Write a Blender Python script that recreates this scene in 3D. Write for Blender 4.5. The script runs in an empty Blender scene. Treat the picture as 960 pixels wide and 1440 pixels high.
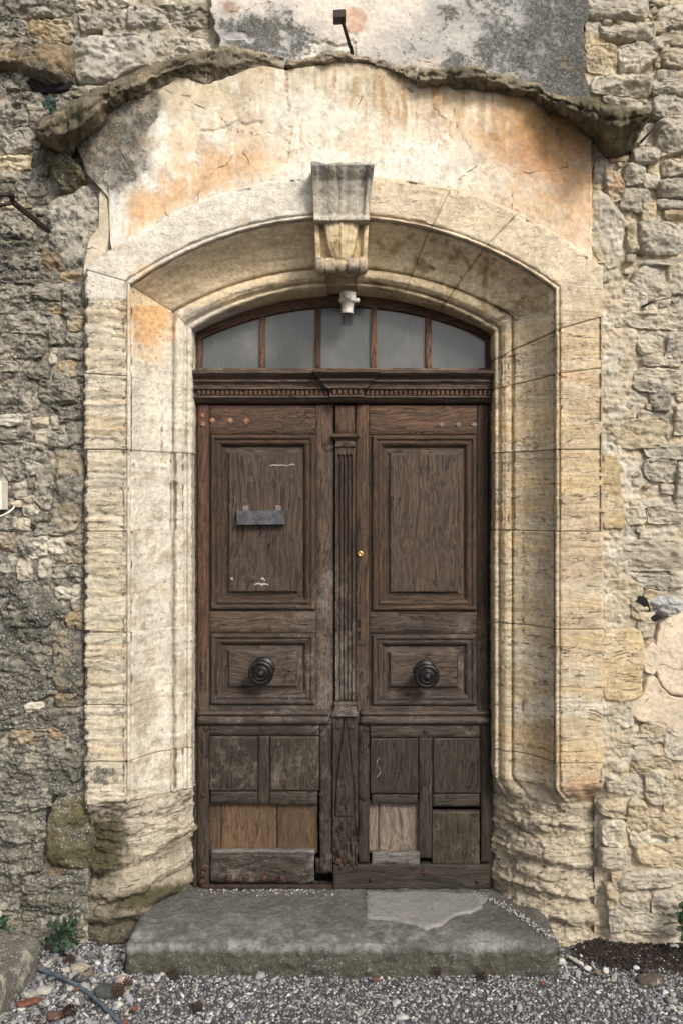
import bpy, math, random
import numpy as np
from mathutils import Vector
random.seed(7); np.random.seed(7)
S = bpy.context.scene; C = S.collection

# ---------------- camera, world, sun, exposure ----------------
F, D, CH = 1228.5, 4.5, 1.94          # focal length in photo pixels, distance to the door, camera height above the doorstep
cd = bpy.data.cameras.new('camera'); cam = bpy.data.objects.new('camera', cd); C.objects.link(cam); S.camera = cam
cd.sensor_fit = 'VERTICAL'; cd.sensor_height = 36; cd.sensor_width = 24; cd.lens = F/1440*36
cd.clip_start = 0.05; cd.clip_end = 500
cam.location = (0, -D, CH); cam.rotation_euler = (math.pi/2, 0, 0)
SUN = Vector((0.42, -0.72, 0.66)).normalized()    # towards the sun
w = bpy.data.worlds.new('World'); S.world = w; w.use_nodes = True
nt = w.node_tree; bg = nt.nodes['Background']; bg.inputs[1].default_value = 0.085
sk = nt.nodes.new('ShaderNodeTexSky'); sk.sky_type = 'NISHITA'; sk.sun_disc = False
sk.sun_elevation = math.asin(SUN.z); sk.sun_rotation = math.atan2(SUN.x, SUN.y); sk.dust_density = 4; sk.ozone_density = 0.6; sk.air_density = 1.0
hs = nt.nodes.new('ShaderNodeHueSaturation'); hs.inputs['Saturation'].default_value = 0.32     # thin overcast
nt.links.new(sk.outputs[0], hs.inputs['Color']); nt.links.new(hs.outputs[0], bg.inputs[0])
sl = bpy.data.lights.new('sun', 'SUN'); so = bpy.data.objects.new('sun', sl); C.objects.link(so)
sl.energy = 1.5; sl.angle = math.radians(13); sl.color = (1, 0.93, 0.83)
so.rotation_euler = (-SUN).to_track_quat('-Z', 'Y').to_euler(); so.location = SUN*20
S.view_settings.view_transform = 'Standard'; S.view_settings.look = 'None'; S.view_settings.gamma = 1
S.view_settings.exposure = 1.03

# ---------------- helpers ----------------
def P(px, py, Y):                      # a point of the place seen at (px,py), standing at depth Y
    d = (D + Y)/F
    return np.array([(px-480)*d, Y, CH+(720-py)*d])
def toPx(V):
    d = (D + V[..., 1])/F
    return V[..., 0]/d+480, 720-(V[..., 2]-CH)/d
_rs = np.random.RandomState(3); _perm = np.concatenate([_rs.permutation(256)]*3)
_g = _rs.normal(size=(256, 3)); _g /= np.linalg.norm(_g, axis=1)[:, None]
def perlin(p):
    i = np.floor(p).astype(int); f = p-i; u = f*f*f*(f*(f*6-15)+10); i &= 255
    def gr(a, b, c):
        h = _perm[_perm[_perm[i[..., 0]+a]+i[..., 1]+b]+i[..., 2]+c]
        g = _g[h]; return g[..., 0]*(f[..., 0]-a)+g[..., 1]*(f[..., 1]-b)+g[..., 2]*(f[..., 2]-c)
    L = lambda a, b, t: a+(b-a)*t
    x0 = L(gr(0,0,0), gr(1,0,0), u[..., 0]); x1 = L(gr(0,1,0), gr(1,1,0), u[..., 0])
    x2 = L(gr(0,0,1), gr(1,0,1), u[..., 0]); x3 = L(gr(0,1,1), gr(1,1,1), u[..., 0])
    return L(L(x0, x1, u[..., 1]), L(x2, x3, u[..., 1]), u[..., 2])*1.4
def fbm(V, sc, oct=3, off=0., gain=.5):
    p = np.asarray(V, float)*np.asarray(sc, float)+off+37.3; s = 0; a = 1.
    for _ in range(oct): s = s+a*perlin(p); p = p*2.03+11.7; a *= gain
    return s
def sst(a, b, x):
    t = np.clip((x-a)/(b-a), 0, 1); return t*t*(3-2*t)
def lerp(a, b, t): return a+(b-a)*t
def mixc(c, d, m): return c+(np.asarray(d, float)-c)*np.clip(m, 0, 1)[..., None]
def blob(px, py, cx, cy, rx, ry, soft=.4, ang=0, wob=0):
    a = math.radians(ang); X = (px-cx); Y = (py-cy)
    u = (X*math.cos(a)+Y*math.sin(a))/rx; v = (-X*math.sin(a)+Y*math.cos(a))/ry
    return 1-sst(1-soft, 1+soft, np.sqrt(u*u+v*v)+wob)
WL = {}                                 # world location of every object built
def thing(name, loc, label, cat, group=None, rot=None):
    o = bpy.data.objects.new(name, None); C.objects.link(o); o.location = loc; o.empty_display_size = .1
    WL[o.name] = np.array(loc, float); tag(o, label, cat, group); return o
def tag(o, label=None, cat=None, group=None, kind=None):
    for k, v in (('label', label), ('category', cat), ('group', group), ('kind', kind)):
        if v: o[k] = v
    return o
def mesh(name, V, Fc, mat, parent=None, col=None, msk=None, smooth=True, kind=None):
    V = np.asarray(V, float).reshape(-1, 3)
    org = np.array([(V[:, 0].min()+V[:, 0].max())/2, (V[:, 1].min()+V[:, 1].max())/2, V[:, 2].min()])
    me = bpy.data.meshes.new(name)
    if isinstance(Fc, np.ndarray):
        n, k = Fc.shape
        me.vertices.add(len(V)); me.vertices.foreach_set('co', (V-org).ravel().astype(np.float32))
        me.loops.add(n*k); me.loops.foreach_set('vertex_index', Fc.ravel().astype(np.int32))
        me.polygons.add(n); me.polygons.foreach_set('loop_start', np.arange(0, n*k, k, dtype=np.int32))
        me.update(calc_edges=True)
    else:
        me.from_pydata((V-org).tolist(), [], [list(map(int, f)) for f in Fc]); me.update()
    me.polygons.foreach_set('use_smooth', [smooth]*len(me.polygons))
    for nm, a in (('col', col), ('msk', msk)):
        if a is not None:
            a = np.asarray(a, float)
            if a.ndim == 1: a = np.tile(a, (len(V), 1))
            a = a.reshape(-1, 3)
            at = me.attributes.new(nm, 'FLOAT_COLOR', 'POINT')
            at.data.foreach_set('color', np.hstack([a, np.ones((len(a), 1))]).ravel().astype(np.float32))
    me.materials.append(mat)
    o = bpy.data.objects.new(name, me); C.objects.link(o)
    WL[o.name] = org
    if parent is not None: o.parent = parent; o.location = org-WL[parent.name]
    else: o.location = org
    if kind: o['kind'] = kind
    return o
def gfaces(nu, nv, base=0, wrap=False):
    i, j = np.meshgrid(np.arange(nu if wrap else nu-1), np.arange(nv-1), indexing='ij'); i2 = (i+1) % nu
    return np.stack([base+i*nv+j, base+i2*nv+j, base+i2*nv+j+1, base+i*nv+j+1], -1).reshape(-1, 4)
def gnormals(G):
    du = np.gradient(G, axis=0); dv = np.gradient(G, axis=1); n = np.cross(du, dv)
    return n/(np.linalg.norm(n, axis=-1, keepdims=True)+1e-9)
def skirt(G, back):                     # fold the four borders of a grid back by `back` in Y
    G = np.concatenate([G[:1], G, G[-1:]], 0); G = np.concatenate([G[:, :1], G, G[:, -1:]], 1).copy()
    for s in (np.s_[0], np.s_[-1], np.s_[:, 0], np.s_[:, -1]): G[s][..., 1] = G[s][..., 1]+back
    return G
def interp(x, pts, k): 
    a = np.array(pts, float); return np.interp(x, a[:, 0], a[:, k])
def boxVF(x0, x1, y0, y1, z0, z1, b=.002):   # bevelled box
    V = []; 
    for sx in (0, 1):
        for sy in (0, 1):
            for sz in (0, 1):
                x, y, z = (x0, x1)[sx], (y0, y1)[sy], (z0, z1)[sz]; ix, iy, iz = (1-2*sx)*b, (1-2*sy)*b, (1-2*sz)*b
                V += [(x, y+iy, z+iz), (x+ix, y, z+iz), (x+ix, y+iy, z)]
    def q(a, k): return a*3+k
    I = lambda a, b_, c: a*4+b_*2+c
    Fc = []
    for s in (0, 1):
        Fc += [[q(I(s,0,0),0), q(I(s,1,0),0), q(I(s,1,1),0), q(I(s,0,1),0)], [q(I(0,s,0),1), q(I(1,s,0),1), q(I(1,s,1),1), q(I(0,s,1),1)],
               [q(I(0,0,s),2), q(I(1,0,s),2), q(I(1,1,s),2), q(I(0,1,s),2)]]
    for a in (0, 1):
        for c in (0, 1):
            Fc += [[q(I(a,c,0),0), q(I(a,c,0),1), q(I(a,c,1),1), q(I(a,c,1),0)], [q(I(a,0,c),0), q(I(a,0,c),2), q(I(a,1,c),2), q(I(a,1,c),0)],
                   [q(I(0,a,c),1), q(I(0,a,c),2), q(I(1,a,c),2), q(I(1,a,c),1)]]
            for e in (0, 1): Fc.append([q(I(a,c,e),0), q(I(a,c,e),1), q(I(a,c,e),2)])
    return np.array(V), Fc
def fixnorm(o):
    import bmesh
    bm = bmesh.new(); bm.from_mesh(o.data); bmesh.ops.recalc_face_normals(bm, faces=bm.faces); bm.to_mesh(o.data); bm.free(); return o
def join(parts):                        # [(V,F)] -> V,F
    VV, FF, n = [], [], 0
    for V, Fc in parts:
        VV.append(np.asarray(V, float)); FF += [[int(i)+n for i in f] for f in Fc]; n += len(V)
    return np.vstack(VV), FF
def tubeVF(pts, r, n=10, cap=True):
    pts = [Vector(p) for p in pts]; V, Fc = [], []; rr = r if hasattr(r, '__len__') else [r]*len(pts)
    for i, p in enumerate(pts):
        t = (pts[min(i+1, len(pts)-1)]-pts[max(i-1, 0)]).normalized()
        a = t.cross(Vector((0, 0, 1)) if abs(t.z) < .9 else Vector((1, 0, 0))).normalized(); b = t.cross(a)
        for k in range(n):
            an = 2*math.pi*k/n; V.append(p+(a*math.cos(an)+b*math.sin(an))*rr[i])
    for i in range(len(pts)-1):
        for k in range(n): Fc.append([i*n+k, i*n+(k+1) % n, (i+1)*n+(k+1) % n, (i+1)*n+k])
    if cap: Fc += [list(range(n))[::-1], [(len(pts)-1)*n+k for k in range(n)]]
    return np.array([list(v) for v in V]), Fc
def latheVF(prof, c, axis, n=28):       # prof: (distance along axis, radius)
    c = Vector(c); t = Vector(axis).normalized(); a = t.cross(Vector((0, 0, 1)) if abs(t.z) < .9 else Vector((1, 0, 0))).normalized(); b = t.cross(a); V, Fc = [], []
    for d, r in prof:
        for k in range(n):
            an = 2*math.pi*k/n; V.append(list(c+t*d+(a*math.cos(an)+b*math.sin(an))*max(r, 1e-4)))
    for i in range(len(prof)-1):
        for k in range(n): Fc.append([i*n+k, i*n+(k+1) % n, (i+1)*n+(k+1) % n, (i+1)*n+k])
    return np.array(V), Fc

# ---------------- materials ----------------
class NB:
    def __init__(s, name):
        s.m = bpy.data.materials.new(name); s.m.use_nodes = True; s.t = s.m.node_tree; s.p = s.t.nodes['Principled BSDF']
        s.pos = s.t.nodes.new('ShaderNodeNewGeometry').outputs['Position']
    def n(s, ty, ins=None, **kw):
        x = s.t.nodes.new(ty)
        for k, v in kw.items(): setattr(x, k, v)
        for k, v in (ins or {}).items(): s.put(x.inputs[k], v)
        return x
    def put(s, sock, v):
        if hasattr(v, 'is_linked') or isinstance(v, bpy.types.NodeSocket): s.t.links.new(v, sock)
        elif isinstance(v, tuple) and len(v) == 3 and sock.type == 'RGBA': sock.default_value = v+(1,)
        else: sock.default_value = v
    def math(s, op, a, b=0., c=0., clamp=False): return s.n('ShaderNodeMath', {0: a, 1: b, 2: c}, operation=op, use_clamp=clamp).outputs[0]
    def vmul(s, a, v): return s.n('ShaderNodeVectorMath', {0: a, 1: v}, operation='MULTIPLY').outputs[0]
    def vadd(s, a, v): return s.n('ShaderNodeVectorMath', {0: a, 1: v}, operation='ADD').outputs[0]
    def noise(s, v, sc, det=4, rough=.55, dist=0): return s.n('ShaderNodeTexNoise', {'Vector': v, 'Scale': sc, 'Detail': det, 'Roughness': rough, 'Distortion': dist}).outputs[0]
    def vor(s, v, sc, feat='F1'): return s.n('ShaderNodeTexVoronoi', {'Vector': v, 'Scale': sc}, feature=feat).outputs[0]
    def ss(s, x, a, b): return s.n('ShaderNodeMapRange', {0: x, 1: a, 2: b, 3: 0., 4: 1.}, interpolation_type='SMOOTHSTEP').outputs[0]
    def mix(s, f, a, b, bt='MIX'): 
        x = s.n('ShaderNodeMix', data_type='RGBA', blend_type=bt); s.put(x.inputs[0], f); s.put(x.inputs[6], a); s.put(x.inputs[7], b); return x.outputs[2]
    def scale(s, c, f):                 # colour * float
        return s.vmul(c, s.n('ShaderNodeCombineXYZ', {0: f, 1: f, 2: f}).outputs[0])
    def attr(s, nm): return s.n('ShaderNodeAttribute', attribute_name=nm)
    def bump(s, h, dist, st=1., prev=None):
        b = s.n('ShaderNodeBump', {'Height': h, 'Distance': dist, 'Strength': st})
        if prev is not None: s.put(b.inputs['Normal'], prev)
        return b.outputs[0]
def stone_mat(name, bump=.006, grain=.0016, bed=1., dark=(.03, .03, .026), pale=(.62, .60, .54), contrast=1., rough=.92, specks=.6, crack=0., smear=0., cline=0.):
    b = NB(name); p = b.pos; A = b.attr('col').outputs['Color']
    M = b.n('ShaderNodeSeparateColor', {0: b.attr('msk').outputs['Color']}).outputs
    n1 = b.noise(p, 8, 5, .6); n2 = b.noise(p, 42, 8, .68); n3 = b.noise(p, 230, 3, .6)
    bd = b.noise(b.vadd(b.vmul(p, (3.5, 3.5, 52)), b.n('ShaderNodeVectorMath', {0: b.n('ShaderNodeTexNoise', {'Vector': p, 'Scale': 3.}).outputs[1], 1: (0, 0, 5)}, operation='MULTIPLY').outputs[0]), 1, 6, .65)
    f = b.math('MULTIPLY_ADD', n1, .7*contrast, 1-.35*contrast)
    f = b.math('MULTIPLY', f, b.math('MULTIPLY_ADD', n2, 1.1*contrast, 1-.55*contrast))
    f = b.math('MULTIPLY', f, b.math('MULTIPLY_ADD', n3, .5, .75))
    c = b.scale(A, f)
    # bedding streaks (ochre) where msk.B
    st = b.math('MULTIPLY', b.ss(bd, .50, .68), b.math('MULTIPLY', M[2], .55))
    c = b.mix(st, c, b.vmul(c, (.74, .60, .42)))
    if smear:                           # thin pale mortar smeared over stones and joints
        sm = b.ss(b.math('ADD', b.math('MULTIPLY', b.noise(p, 5.5, 4, .6, 1.2), 1.), b.math('MULTIPLY', n2, .55)), .80, .93); c = b.mix(b.math('MULTIPLY', sm, smear), c, b.mix(n3, (.36, .32, .25), (.60, .55, .46)))
    # moss
    mo = b.ss(b.math('ADD', b.math('MULTIPLY', b.math('ADD', n2, n3), .7), b.math('SUBTRACT', M[1], .5)), .52, 1.15)
    c = b.mix(b.math('MULTIPLY', mo, .95), c, b.mix(n3, (.042, .039, .016), (.115, .103, .052)))
    # dark lichen crusts and pale lichen dots
    n4 = b.noise(p, 95, 4, .7); n5 = b.noise(p, 19, 6, .7)
    li = b.math('ADD', b.math('ADD', b.math('MULTIPLY', n2, 1.3), b.math('MULTIPLY', n5, 1.3)), b.math('MULTIPLY_ADD', n4, .5, -1.55))
    li = b.math('ADD', li, b.math('MULTIPLY_ADD', M[0], 1.0, -.5))
    c = b.mix(b.math('MULTIPLY', b.ss(li, -.02, .22), .88), c, b.mix(b.ss(n4, .35, .65), dark, tuple(x*4.2 for x in dark)))
    sp = b.math('MULTIPLY', b.ss(b.math('MULTIPLY_ADD', n5, .3, b.math('MULTIPLY', n4, .8)), .60, .67), b.ss(M[0], .15, .5))
    c = b.mix(b.math('MULTIPLY', sp, specks), c, pale)
    b.put(b.p.inputs['Base Color'], c); b.p.inputs['Roughness'].default_value = rough; b.p.inputs['Specular IOR Level'].default_value = .25
    h = b.math('MULTIPLY_ADD', bd, b.math('MULTIPLY', M[2], bed), n2)
    if cline:                           # open bedding cracks
        cn = b.noise(b.vadd(b.vmul(p, (2.2, 2.2, 21)), b.vmul(b.n('ShaderNodeTexNoise', {'Vector': p, 'Scale': 7.}).outputs[1], (0, 0, 1.6))), 1, 4, .6)
        cl = b.math('MULTIPLY', b.math('MULTIPLY', b.ss(b.math('ABSOLUTE', b.math('SUBTRACT', cn, .5)), .016, .002), b.ss(n5, .47, .58)), b.math('MULTIPLY', M[2], cline))
        c = b.mix(b.math('MULTIPLY', cl, .75), c, (.10, .065, .03)); h = b.math('MULTIPLY_ADD', cl, -.8, h)
        pit = b.math('MULTIPLY', b.ss(b.noise(p, 75, 2, .5), .66, .73), cline); c = b.mix(b.math('MULTIPLY', pit, .55), c, (.14, .095, .05)); h = b.math('MULTIPLY_ADD', pit, -.4, h)
    if crack:
        ve = b.n('ShaderNodeTexVoronoi', {'Vector': b.vadd(p, b.vmul(b.n('ShaderNodeTexNoise', {'Vector': p, 'Scale': 9., 'Detail': 3.}).outputs[1], (.10, .10, .10))), 'Scale': crack}, feature='DISTANCE_TO_EDGE').outputs[0]
        ck = b.math('MULTIPLY', b.ss(ve, .012, .002), b.ss(n5, .51, .58)); c = b.mix(b.math('MULTIPLY', ck, .6), c, (.20, .14, .085)); h = b.math('MULTIPLY_ADD', ck, -.8, h)
    b.put(b.p.inputs['Base Color'], c)
    nn = b.bump(h, bump, 1); nn = b.bump(b.math('ADD', n3, b.math('MULTIPLY', n4, .8)), grain, 1, nn)
    b.put(b.p.inputs['Normal'], nn); return b.m
def wood_mat(name='oak_wood', gc=1.25, crk=.8, pore=.65):
    b = NB(name); A = b.attr('col').outputs['Color']; M = b.n('ShaderNodeSeparateColor', {0: b.attr('msk').outputs['Color']}).outputs
    r = b.n('ShaderNodeObjectInfo').outputs['Random']
    p = b.vadd(b.pos, b.n('ShaderNodeCombineXYZ', {0: b.math('MULTIPLY', r, 31.), 1: b.math('MULTIPLY', r, 17.), 2: b.math('MULTIPLY', r, 23.)}).outputs[0])
    g = b.n('ShaderNodeMix', {0: M[2]}, data_type='VECTOR'); b.put(g.inputs[4], b.vmul(p, (105, 105, 4.5))); b.put(g.inputs[5], b.vmul(p, (4.5, 105, 105)))
    warp = b.vmul(b.n('ShaderNodeTexNoise', {'Vector': p, 'Scale': 2.3, 'Detail': 4, 'Roughness': .45}).outputs[1], (13., 13., 13.))
    v = b.vadd(g.outputs[1], warp)
    nA = b.noise(v, 1, 7, .68, .5); nB = b.noise(b.vmul(v, (1, 1, 1)), 3.6, 5, .7); big = b.noise(p, 3.3, 4, .6); mid = b.noise(p, 24, 6, .7); fine = b.noise(p, 150, 4, .7)
    c = b.scale(A, b.math('MULTIPLY_ADD', b.ss(nA, .36, .66), gc, .98-gc*.5))
    c = b.scale(c, b.math('MULTIPLY', b.math('MULTIPLY_ADD', big, 1.0, .5), b.math('MULTIPLY_ADD', r, .45, .78)))
    ck = b.math('MULTIPLY', b.ss(b.math('ABSOLUTE', b.math('SUBTRACT', b.noise(b.vmul(v, (.22, .22, .22)), 1, 3, .5), .5)), .012, .002), b.ss(big, .46, .56)); c = b.mix(b.math('MULTIPLY', ck, crk), c, (.006, .005, .004))
    c = b.mix(b.math('MULTIPLY', b.ss(nB, .55, .7), pore), c, (.010, .007, .005))
    we = b.math('ADD', b.math('ADD', b.math('MULTIPLY', nB, .5), b.math('MULTIPLY', mid, .55)), b.math('MULTIPLY_ADD', M[0], .50, -.33))
    c = b.mix(b.math('MULTIPLY', b.ss(we, .46, .66), .72), c, b.mix(b.ss(fine, .30, .70), (.115, .095, .08), (.29, .255, .22)))
    dots = b.math('MULTIPLY', b.ss(fine, .62, .70), b.ss(M[0], .2, .8)); c = b.mix(b.math('MULTIPLY', dots, .22), c, (.5, .48, .46))
    mo = b.ss(b.math('ADD', mid, b.math('MULTIPLY_ADD', M[1], .6, -.45)), .4, .65)
    c = b.mix(b.math('MULTIPLY', mo, .6), c, (.045, .042, .018))
    b.put(b.p.inputs['Base Color'], c)
    b.put(b.p.inputs['Roughness'], b.math('MULTIPLY_ADD', mid, .4, .38)); b.p.inputs['Specular IOR Level'].default_value = .4
    h = b.math('MULTIPLY_ADD', ck, -1., b.math('ADD', nA, b.math('MULTIPLY', nB, .5))); nn = b.bump(h, .0045, 1); nn = b.bump(b.math('ADD', fine, mid), .0016, 1, nn)
    b.put(b.p.inputs['Normal'], nn); return b.m
def plain_mat(name, c1, c2, sc=40, rough=.5, metal=0., bump=.001, spec=.5):
    b = NB(name); n = b.noise(b.pos, sc, 6, .65); c = b.mix(b.ss(n, .35, .68), c1, c2); b.put(b.p.inputs['Base Color'], c)
    b.put(b.p.inputs['Roughness'], b.math('MULTIPLY_ADD', n, .3, rough-.15)); b.p.inputs['Metallic'].default_value = metal; b.p.inputs['Specular IOR Level'].default_value = spec
    b.put(b.p.inputs['Normal'], b.bump(b.noise(b.pos, sc*4, 5, .7), bump, 1)); return b.m
def col_mat(name, rough=.85, bump=.0015, sc=180):
    b = NB(name); n = b.noise(b.pos, sc, 4, .65); A = b.attr('col').outputs['Color']
    b.put(b.p.inputs['Base Color'], b.scale(A, b.math('MULTIPLY_ADD', n, .8, .6))); b.p.inputs['Roughness'].default_value = rough
    b.p.inputs['Specular IOR Level'].default_value = .3
    b.put(b.p.inputs['Normal'], b.bump(n, bump, 1)); return b.m
def glass_mat():
    b = NB('dusty_glass'); n = b.noise(b.pos, 2.6, 7, .6); n2 = b.noise(b.vmul(b.pos, (60, 60, 9)), 1, 5, .6); n3 = b.noise(b.pos, 120, 3, .6); n4 = b.noise(b.pos, 16, 7, .75, 1.)
    f = b.math('ADD', b.math('MULTIPLY', n, .85), b.math('MULTIPLY', n2, .20))
    c = b.mix(b.ss(f, .38, .75), (.066, .070, .071), (.145, .143, .135)); c = b.mix(b.math('MULTIPLY', b.ss(n4, .63, .72), .55), c, (.36, .33, .28)); c = b.mix(b.math('MULTIPLY', b.ss(n3, .64, .7), .35), c, (.4, .39, .37))
    b.put(b.p.inputs['Base Color'], c); b.put(b.p.inputs['Roughness'], b.math('MULTIPLY_ADD', f, .7, -.18, True)); b.p.inputs['Specular IOR Level'].default_value = .5
    return b.m
MS = stone_mat('weathered_limestone', bump=.010, grain=.0028, contrast=1.3, cline=1.); MFT = stone_mat('eroded_limestone', bump=.020, grain=.005, contrast=1.3, bed=1.3, specks=.35, cline=1.2); MPC = stone_mat('cracked_render', bump=.006, grain=.002, contrast=1.1, bed=.3, specks=.1, crack=5.5); MR = stone_mat('rubble_stone', bump=.015, grain=.0045, contrast=1.35, bed=.6, smear=.75)
MP = stone_mat('lime_plaster', bump=.004, grain=.0014, contrast=.95, bed=.4, specks=.15, crack=2.2)
MH = stone_mat('mossy_hood_stone', bump=.018, grain=.005, contrast=1.4, specks=.25); MST = stone_mat('worn_step_stone', bump=.017, grain=.006, contrast=1.8, specks=.3); MW = wood_mat(); MPN = wood_mat('pine_board', .75, .35, .3); MG = glass_mat()
MI = plain_mat('rusty_iron', (.012, .010, .009), (.055, .028, .018), 60, .65, .3, .002)
MIB = plain_mat('dark_iron', (.012, .012, .013), (.035, .030, .030), 70, .38, .6, .0006)
MN = plain_mat('rusty_nail_iron', (.028, .012, .008), (.085, .032, .017), 90, .75, .2, .001)
MNW = plain_mat('worn_peg_wood', (.16, .075, .035), (.30, .17, .09), 90, .8, 0, .001)
MNG = plain_mat('grey_peg', (.10, .09, .085), (.2, .18, .17), 90, .8, 0, .001)
MF = plain_mat('painted_grey_metal', (.030, .029, .033), (.075, .072, .080), 35, .48, .3, .0008)
MB = plain_mat('brass', (.42, .27, .08), (.62, .43, .15), 60, .35, .9, .0004)
MC = plain_mat('weathered_ceramic', (.42, .40, .36), (.66, .63, .57), 45, .5, 0, .001)
MDK = plain_mat('shade_black', (.004, .004, .004), (.008, .007, .006), 20, .95, 0, .0)  # near-black colour standing in for the darkness inside holes and behind gaps
MHose = plain_mat('grey_blue_hose', (.05, .065, .085), (.11, .135, .165), 40, .5, 0, .0006)
MWh = plain_mat('cream_plastic', (.62, .56, .47), (.72, .67, .58), 20, .5, 0, .0003)
MCol = col_mat('pebble_stone'); MSoil = col_mat('dark_soil', .95, .004, 120)
MLeaf = col_mat('leaf_green', .55, .001, 90); MCone = plain_mat('pine_cone_scales', (.022, .014, .010), (.07, .042, .028), 120, .8, 0, .002)
MTer = plain_mat('terracotta', (.10, .032, .02), (.19, .065, .04), 60, .85, 0, .002)

# ---------------- palette (real-world base colours) ----------------
TAN = np.array((.46, .372, .255)); PALE = np.array((.56, .495, .385)); WHITE = np.array((.70, .64, .55)); ORANGE = np.array((.55, .30, .13))
GREY = np.array((.30, .285, .26)); DARK = np.array((.10, .095, .082)); CREAM = np.array((.64, .54, .40))

# ---------------- ground ----------------
GZ = -.145
def ground():
    xs = np.unique(np.concatenate([np.linspace(-60, -4, 12), np.linspace(-4, -2.2, 12), np.linspace(-2.2, 2.2, 260), np.linspace(2.2, 4, 12), np.linspace(4, 60, 12)]))
    ys = np.unique(np.concatenate([np.linspace(-60, -4, 12), np.linspace(-4, -1.6, 16), np.linspace(-1.6, .1, 100), np.linspace(.1, 60, 10)]))
    X, Y = np.meshgrid(xs, ys, indexing='ij'); G = np.stack([X, Y, np.full_like(X, GZ)], -1)
    near = (np.abs(X) < 3) & (Y > -3) & (Y < .2)
    G[..., 2] += np.where(near, fbm(G, (3, 3, 1), 4)*.012, 0)-.006
    px, py = toPx(G); soil = soilmask(G)
    G[..., 2] += np.where(near, soil*.018, 0)
    c = mixc(np.tile((.055, .052, .052), X.shape+(1,)), (.035, .026, .020), soil)
    mesh('gravel_ground', G.reshape(-1, 3), gfaces(len(xs), len(ys)), MSoil, None, c.reshape(-1, 3), kind='structure')
def soilmask(G):
    n = fbm(G, (5, 5, 1), 3, 9.)*.5
    return sst(.0, .22, blobw(G, 1.62, -.36, .62, .23)+n*.35)*1.
def blobw(G, cx, cy, rx, ry):
    return 1-np.sqrt(((G[..., 0]-cx)/rx)**2+((G[..., 1]-cy)/ry)**2)
ground()
o = boxVF(-4.2, 4.2, .14, 2.5, -.3, 5.6, .01); ob = fixnorm(mesh('light_stop_block', o[0], o[1], MDK)); ob['kind'] = 'structure'  # added black block behind the facade, keeps sky light from leaking through gaps

# ---------------- the sculpted stone surround ----------------
SUR = thing('stone_doorway', (0, -.3, 0), 'carved pale limestone arched door surround with keystone and broken hood around the brown doors', 'doorway')
KEYS = [ # left x, right x, left spring y, right spring y, apex y, depth Y
 (122, 845, 380, 377, 247, -.20), (120, 847, 379, 376, 245, -.3425), (122.5, 844.5, 380, 377, 248, -.346), (175, 788, 395, 402, 299, -.346), (177.5, 786, 396, 404, 301, -.334), (180, 783, 398, 405, 303, -.350),
 (183, 781, 400, 406, 305, -.347), (185, 779, 402, 408, 308, -.318), (187, 777, 404, 409, 310, -.320), (200, 763, 412, 418, 325, -.262), (214, 749, 421, 427, 341, -.212), (228, 735, 430, 436, 358, -.172), (241, 722, 437, 444, 374, -.148),
 (243.5, 719.5, 439, 445, 377, -.124), (245, 718, 440, 447, 378, -.140), (248, 715, 443, 450, 382, -.147), (253, 710, 448, 455, 388, -.143), (258, 705, 453, 459, 393, -.125), (261, 702, 456, 461, 396, -.098),
 (262.5, 701, 457, 462, 397, -.094), (264, 699, 459, 463, 398.5, -.108), (267, 696, 461, 464, 401, -.108), (270, 694, 463, 466, 403, -.095), (271, 693, 464, 467, 404, -.085), (277, 687, 470, 471, 421, .08)]
def dens(keys, n):
    K = np.array(keys, float); Wk = np.stack([K[:, 0]/290, K[:, 4]/290, K[:, 5]], 1)
    s = np.concatenate([[0], np.cumsum(np.linalg.norm(np.diff(Wk, axis=0), axis=1))]); t = np.unique(np.concatenate([np.linspace(0, s[-1], n), s])); t = t[np.concatenate([[True], np.diff(t) > 2e-4])]
    return np.stack([np.interp(t, s, K[:, k]) for k in range(6)], 1)
KD = dens(KEYS, 64); MK = len(KD)
ZB, ZC = -.20, 2.45
zj = np.arange(ZB, ZC, .0075); NT = 56; NJ = len(zj)+NT; NA = 190
def circ(a, b, c):
    (x1, z1), (x2, z2), (x3, z3) = a, b, c
    d = 2*(x1*(z2-z3)+x2*(z3-z1)+x3*(z1-z2))
    ux = ((x1**2+z1**2)*(z2-z3)+(x2**2+z2**2)*(z3-z1)+(x3**2+z3**2)*(z1-z2))/d
    uz = ((x1**2+z1**2)*(x3-x2)+(x2**2+z2**2)*(x1-x3)+(x3**2+z3**2)*(x2-x1))/d
    return ux, uz, math.hypot(x1-ux, z1-uz)
GS = np.zeros((2*NJ+NA, MK, 3))
for k in range(MK):
    xl, xr, sl_, sr_, ap, Y = KD[k]
    L = P(xl, sl_, Y); R = P(xr, sr_, Y); T = P((xl+xr)/2, ap, Y); cx, cz, r = circ((L[0], L[2]), (R[0], R[2]), (T[0], T[2]))
    zl = np.concatenate([zj, np.linspace(ZC, L[2], NT+1)[:-1]]); zr = np.concatenate([zj, np.linspace(ZC, R[2], NT+1)[:-1]])
    GS[:NJ, k] = np.stack([np.full(NJ, L[0]), np.full(NJ, Y), zl], 1)
    a0 = math.atan2(L[2]-cz, L[0]-cx); a1 = math.atan2(R[2]-cz, R[0]-cx); a = np.linspace(a0, a1, NA)
    GS[NJ:NJ+NA, k] = np.stack([cx+r*np.cos(a), np.full(NA, Y), cz+r*np.sin(a)], 1)
    GS[NJ+NA:, k] = np.stack([np.full(NJ, R[0]), np.full(NJ, Y), zr], 1)[::-1]
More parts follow.
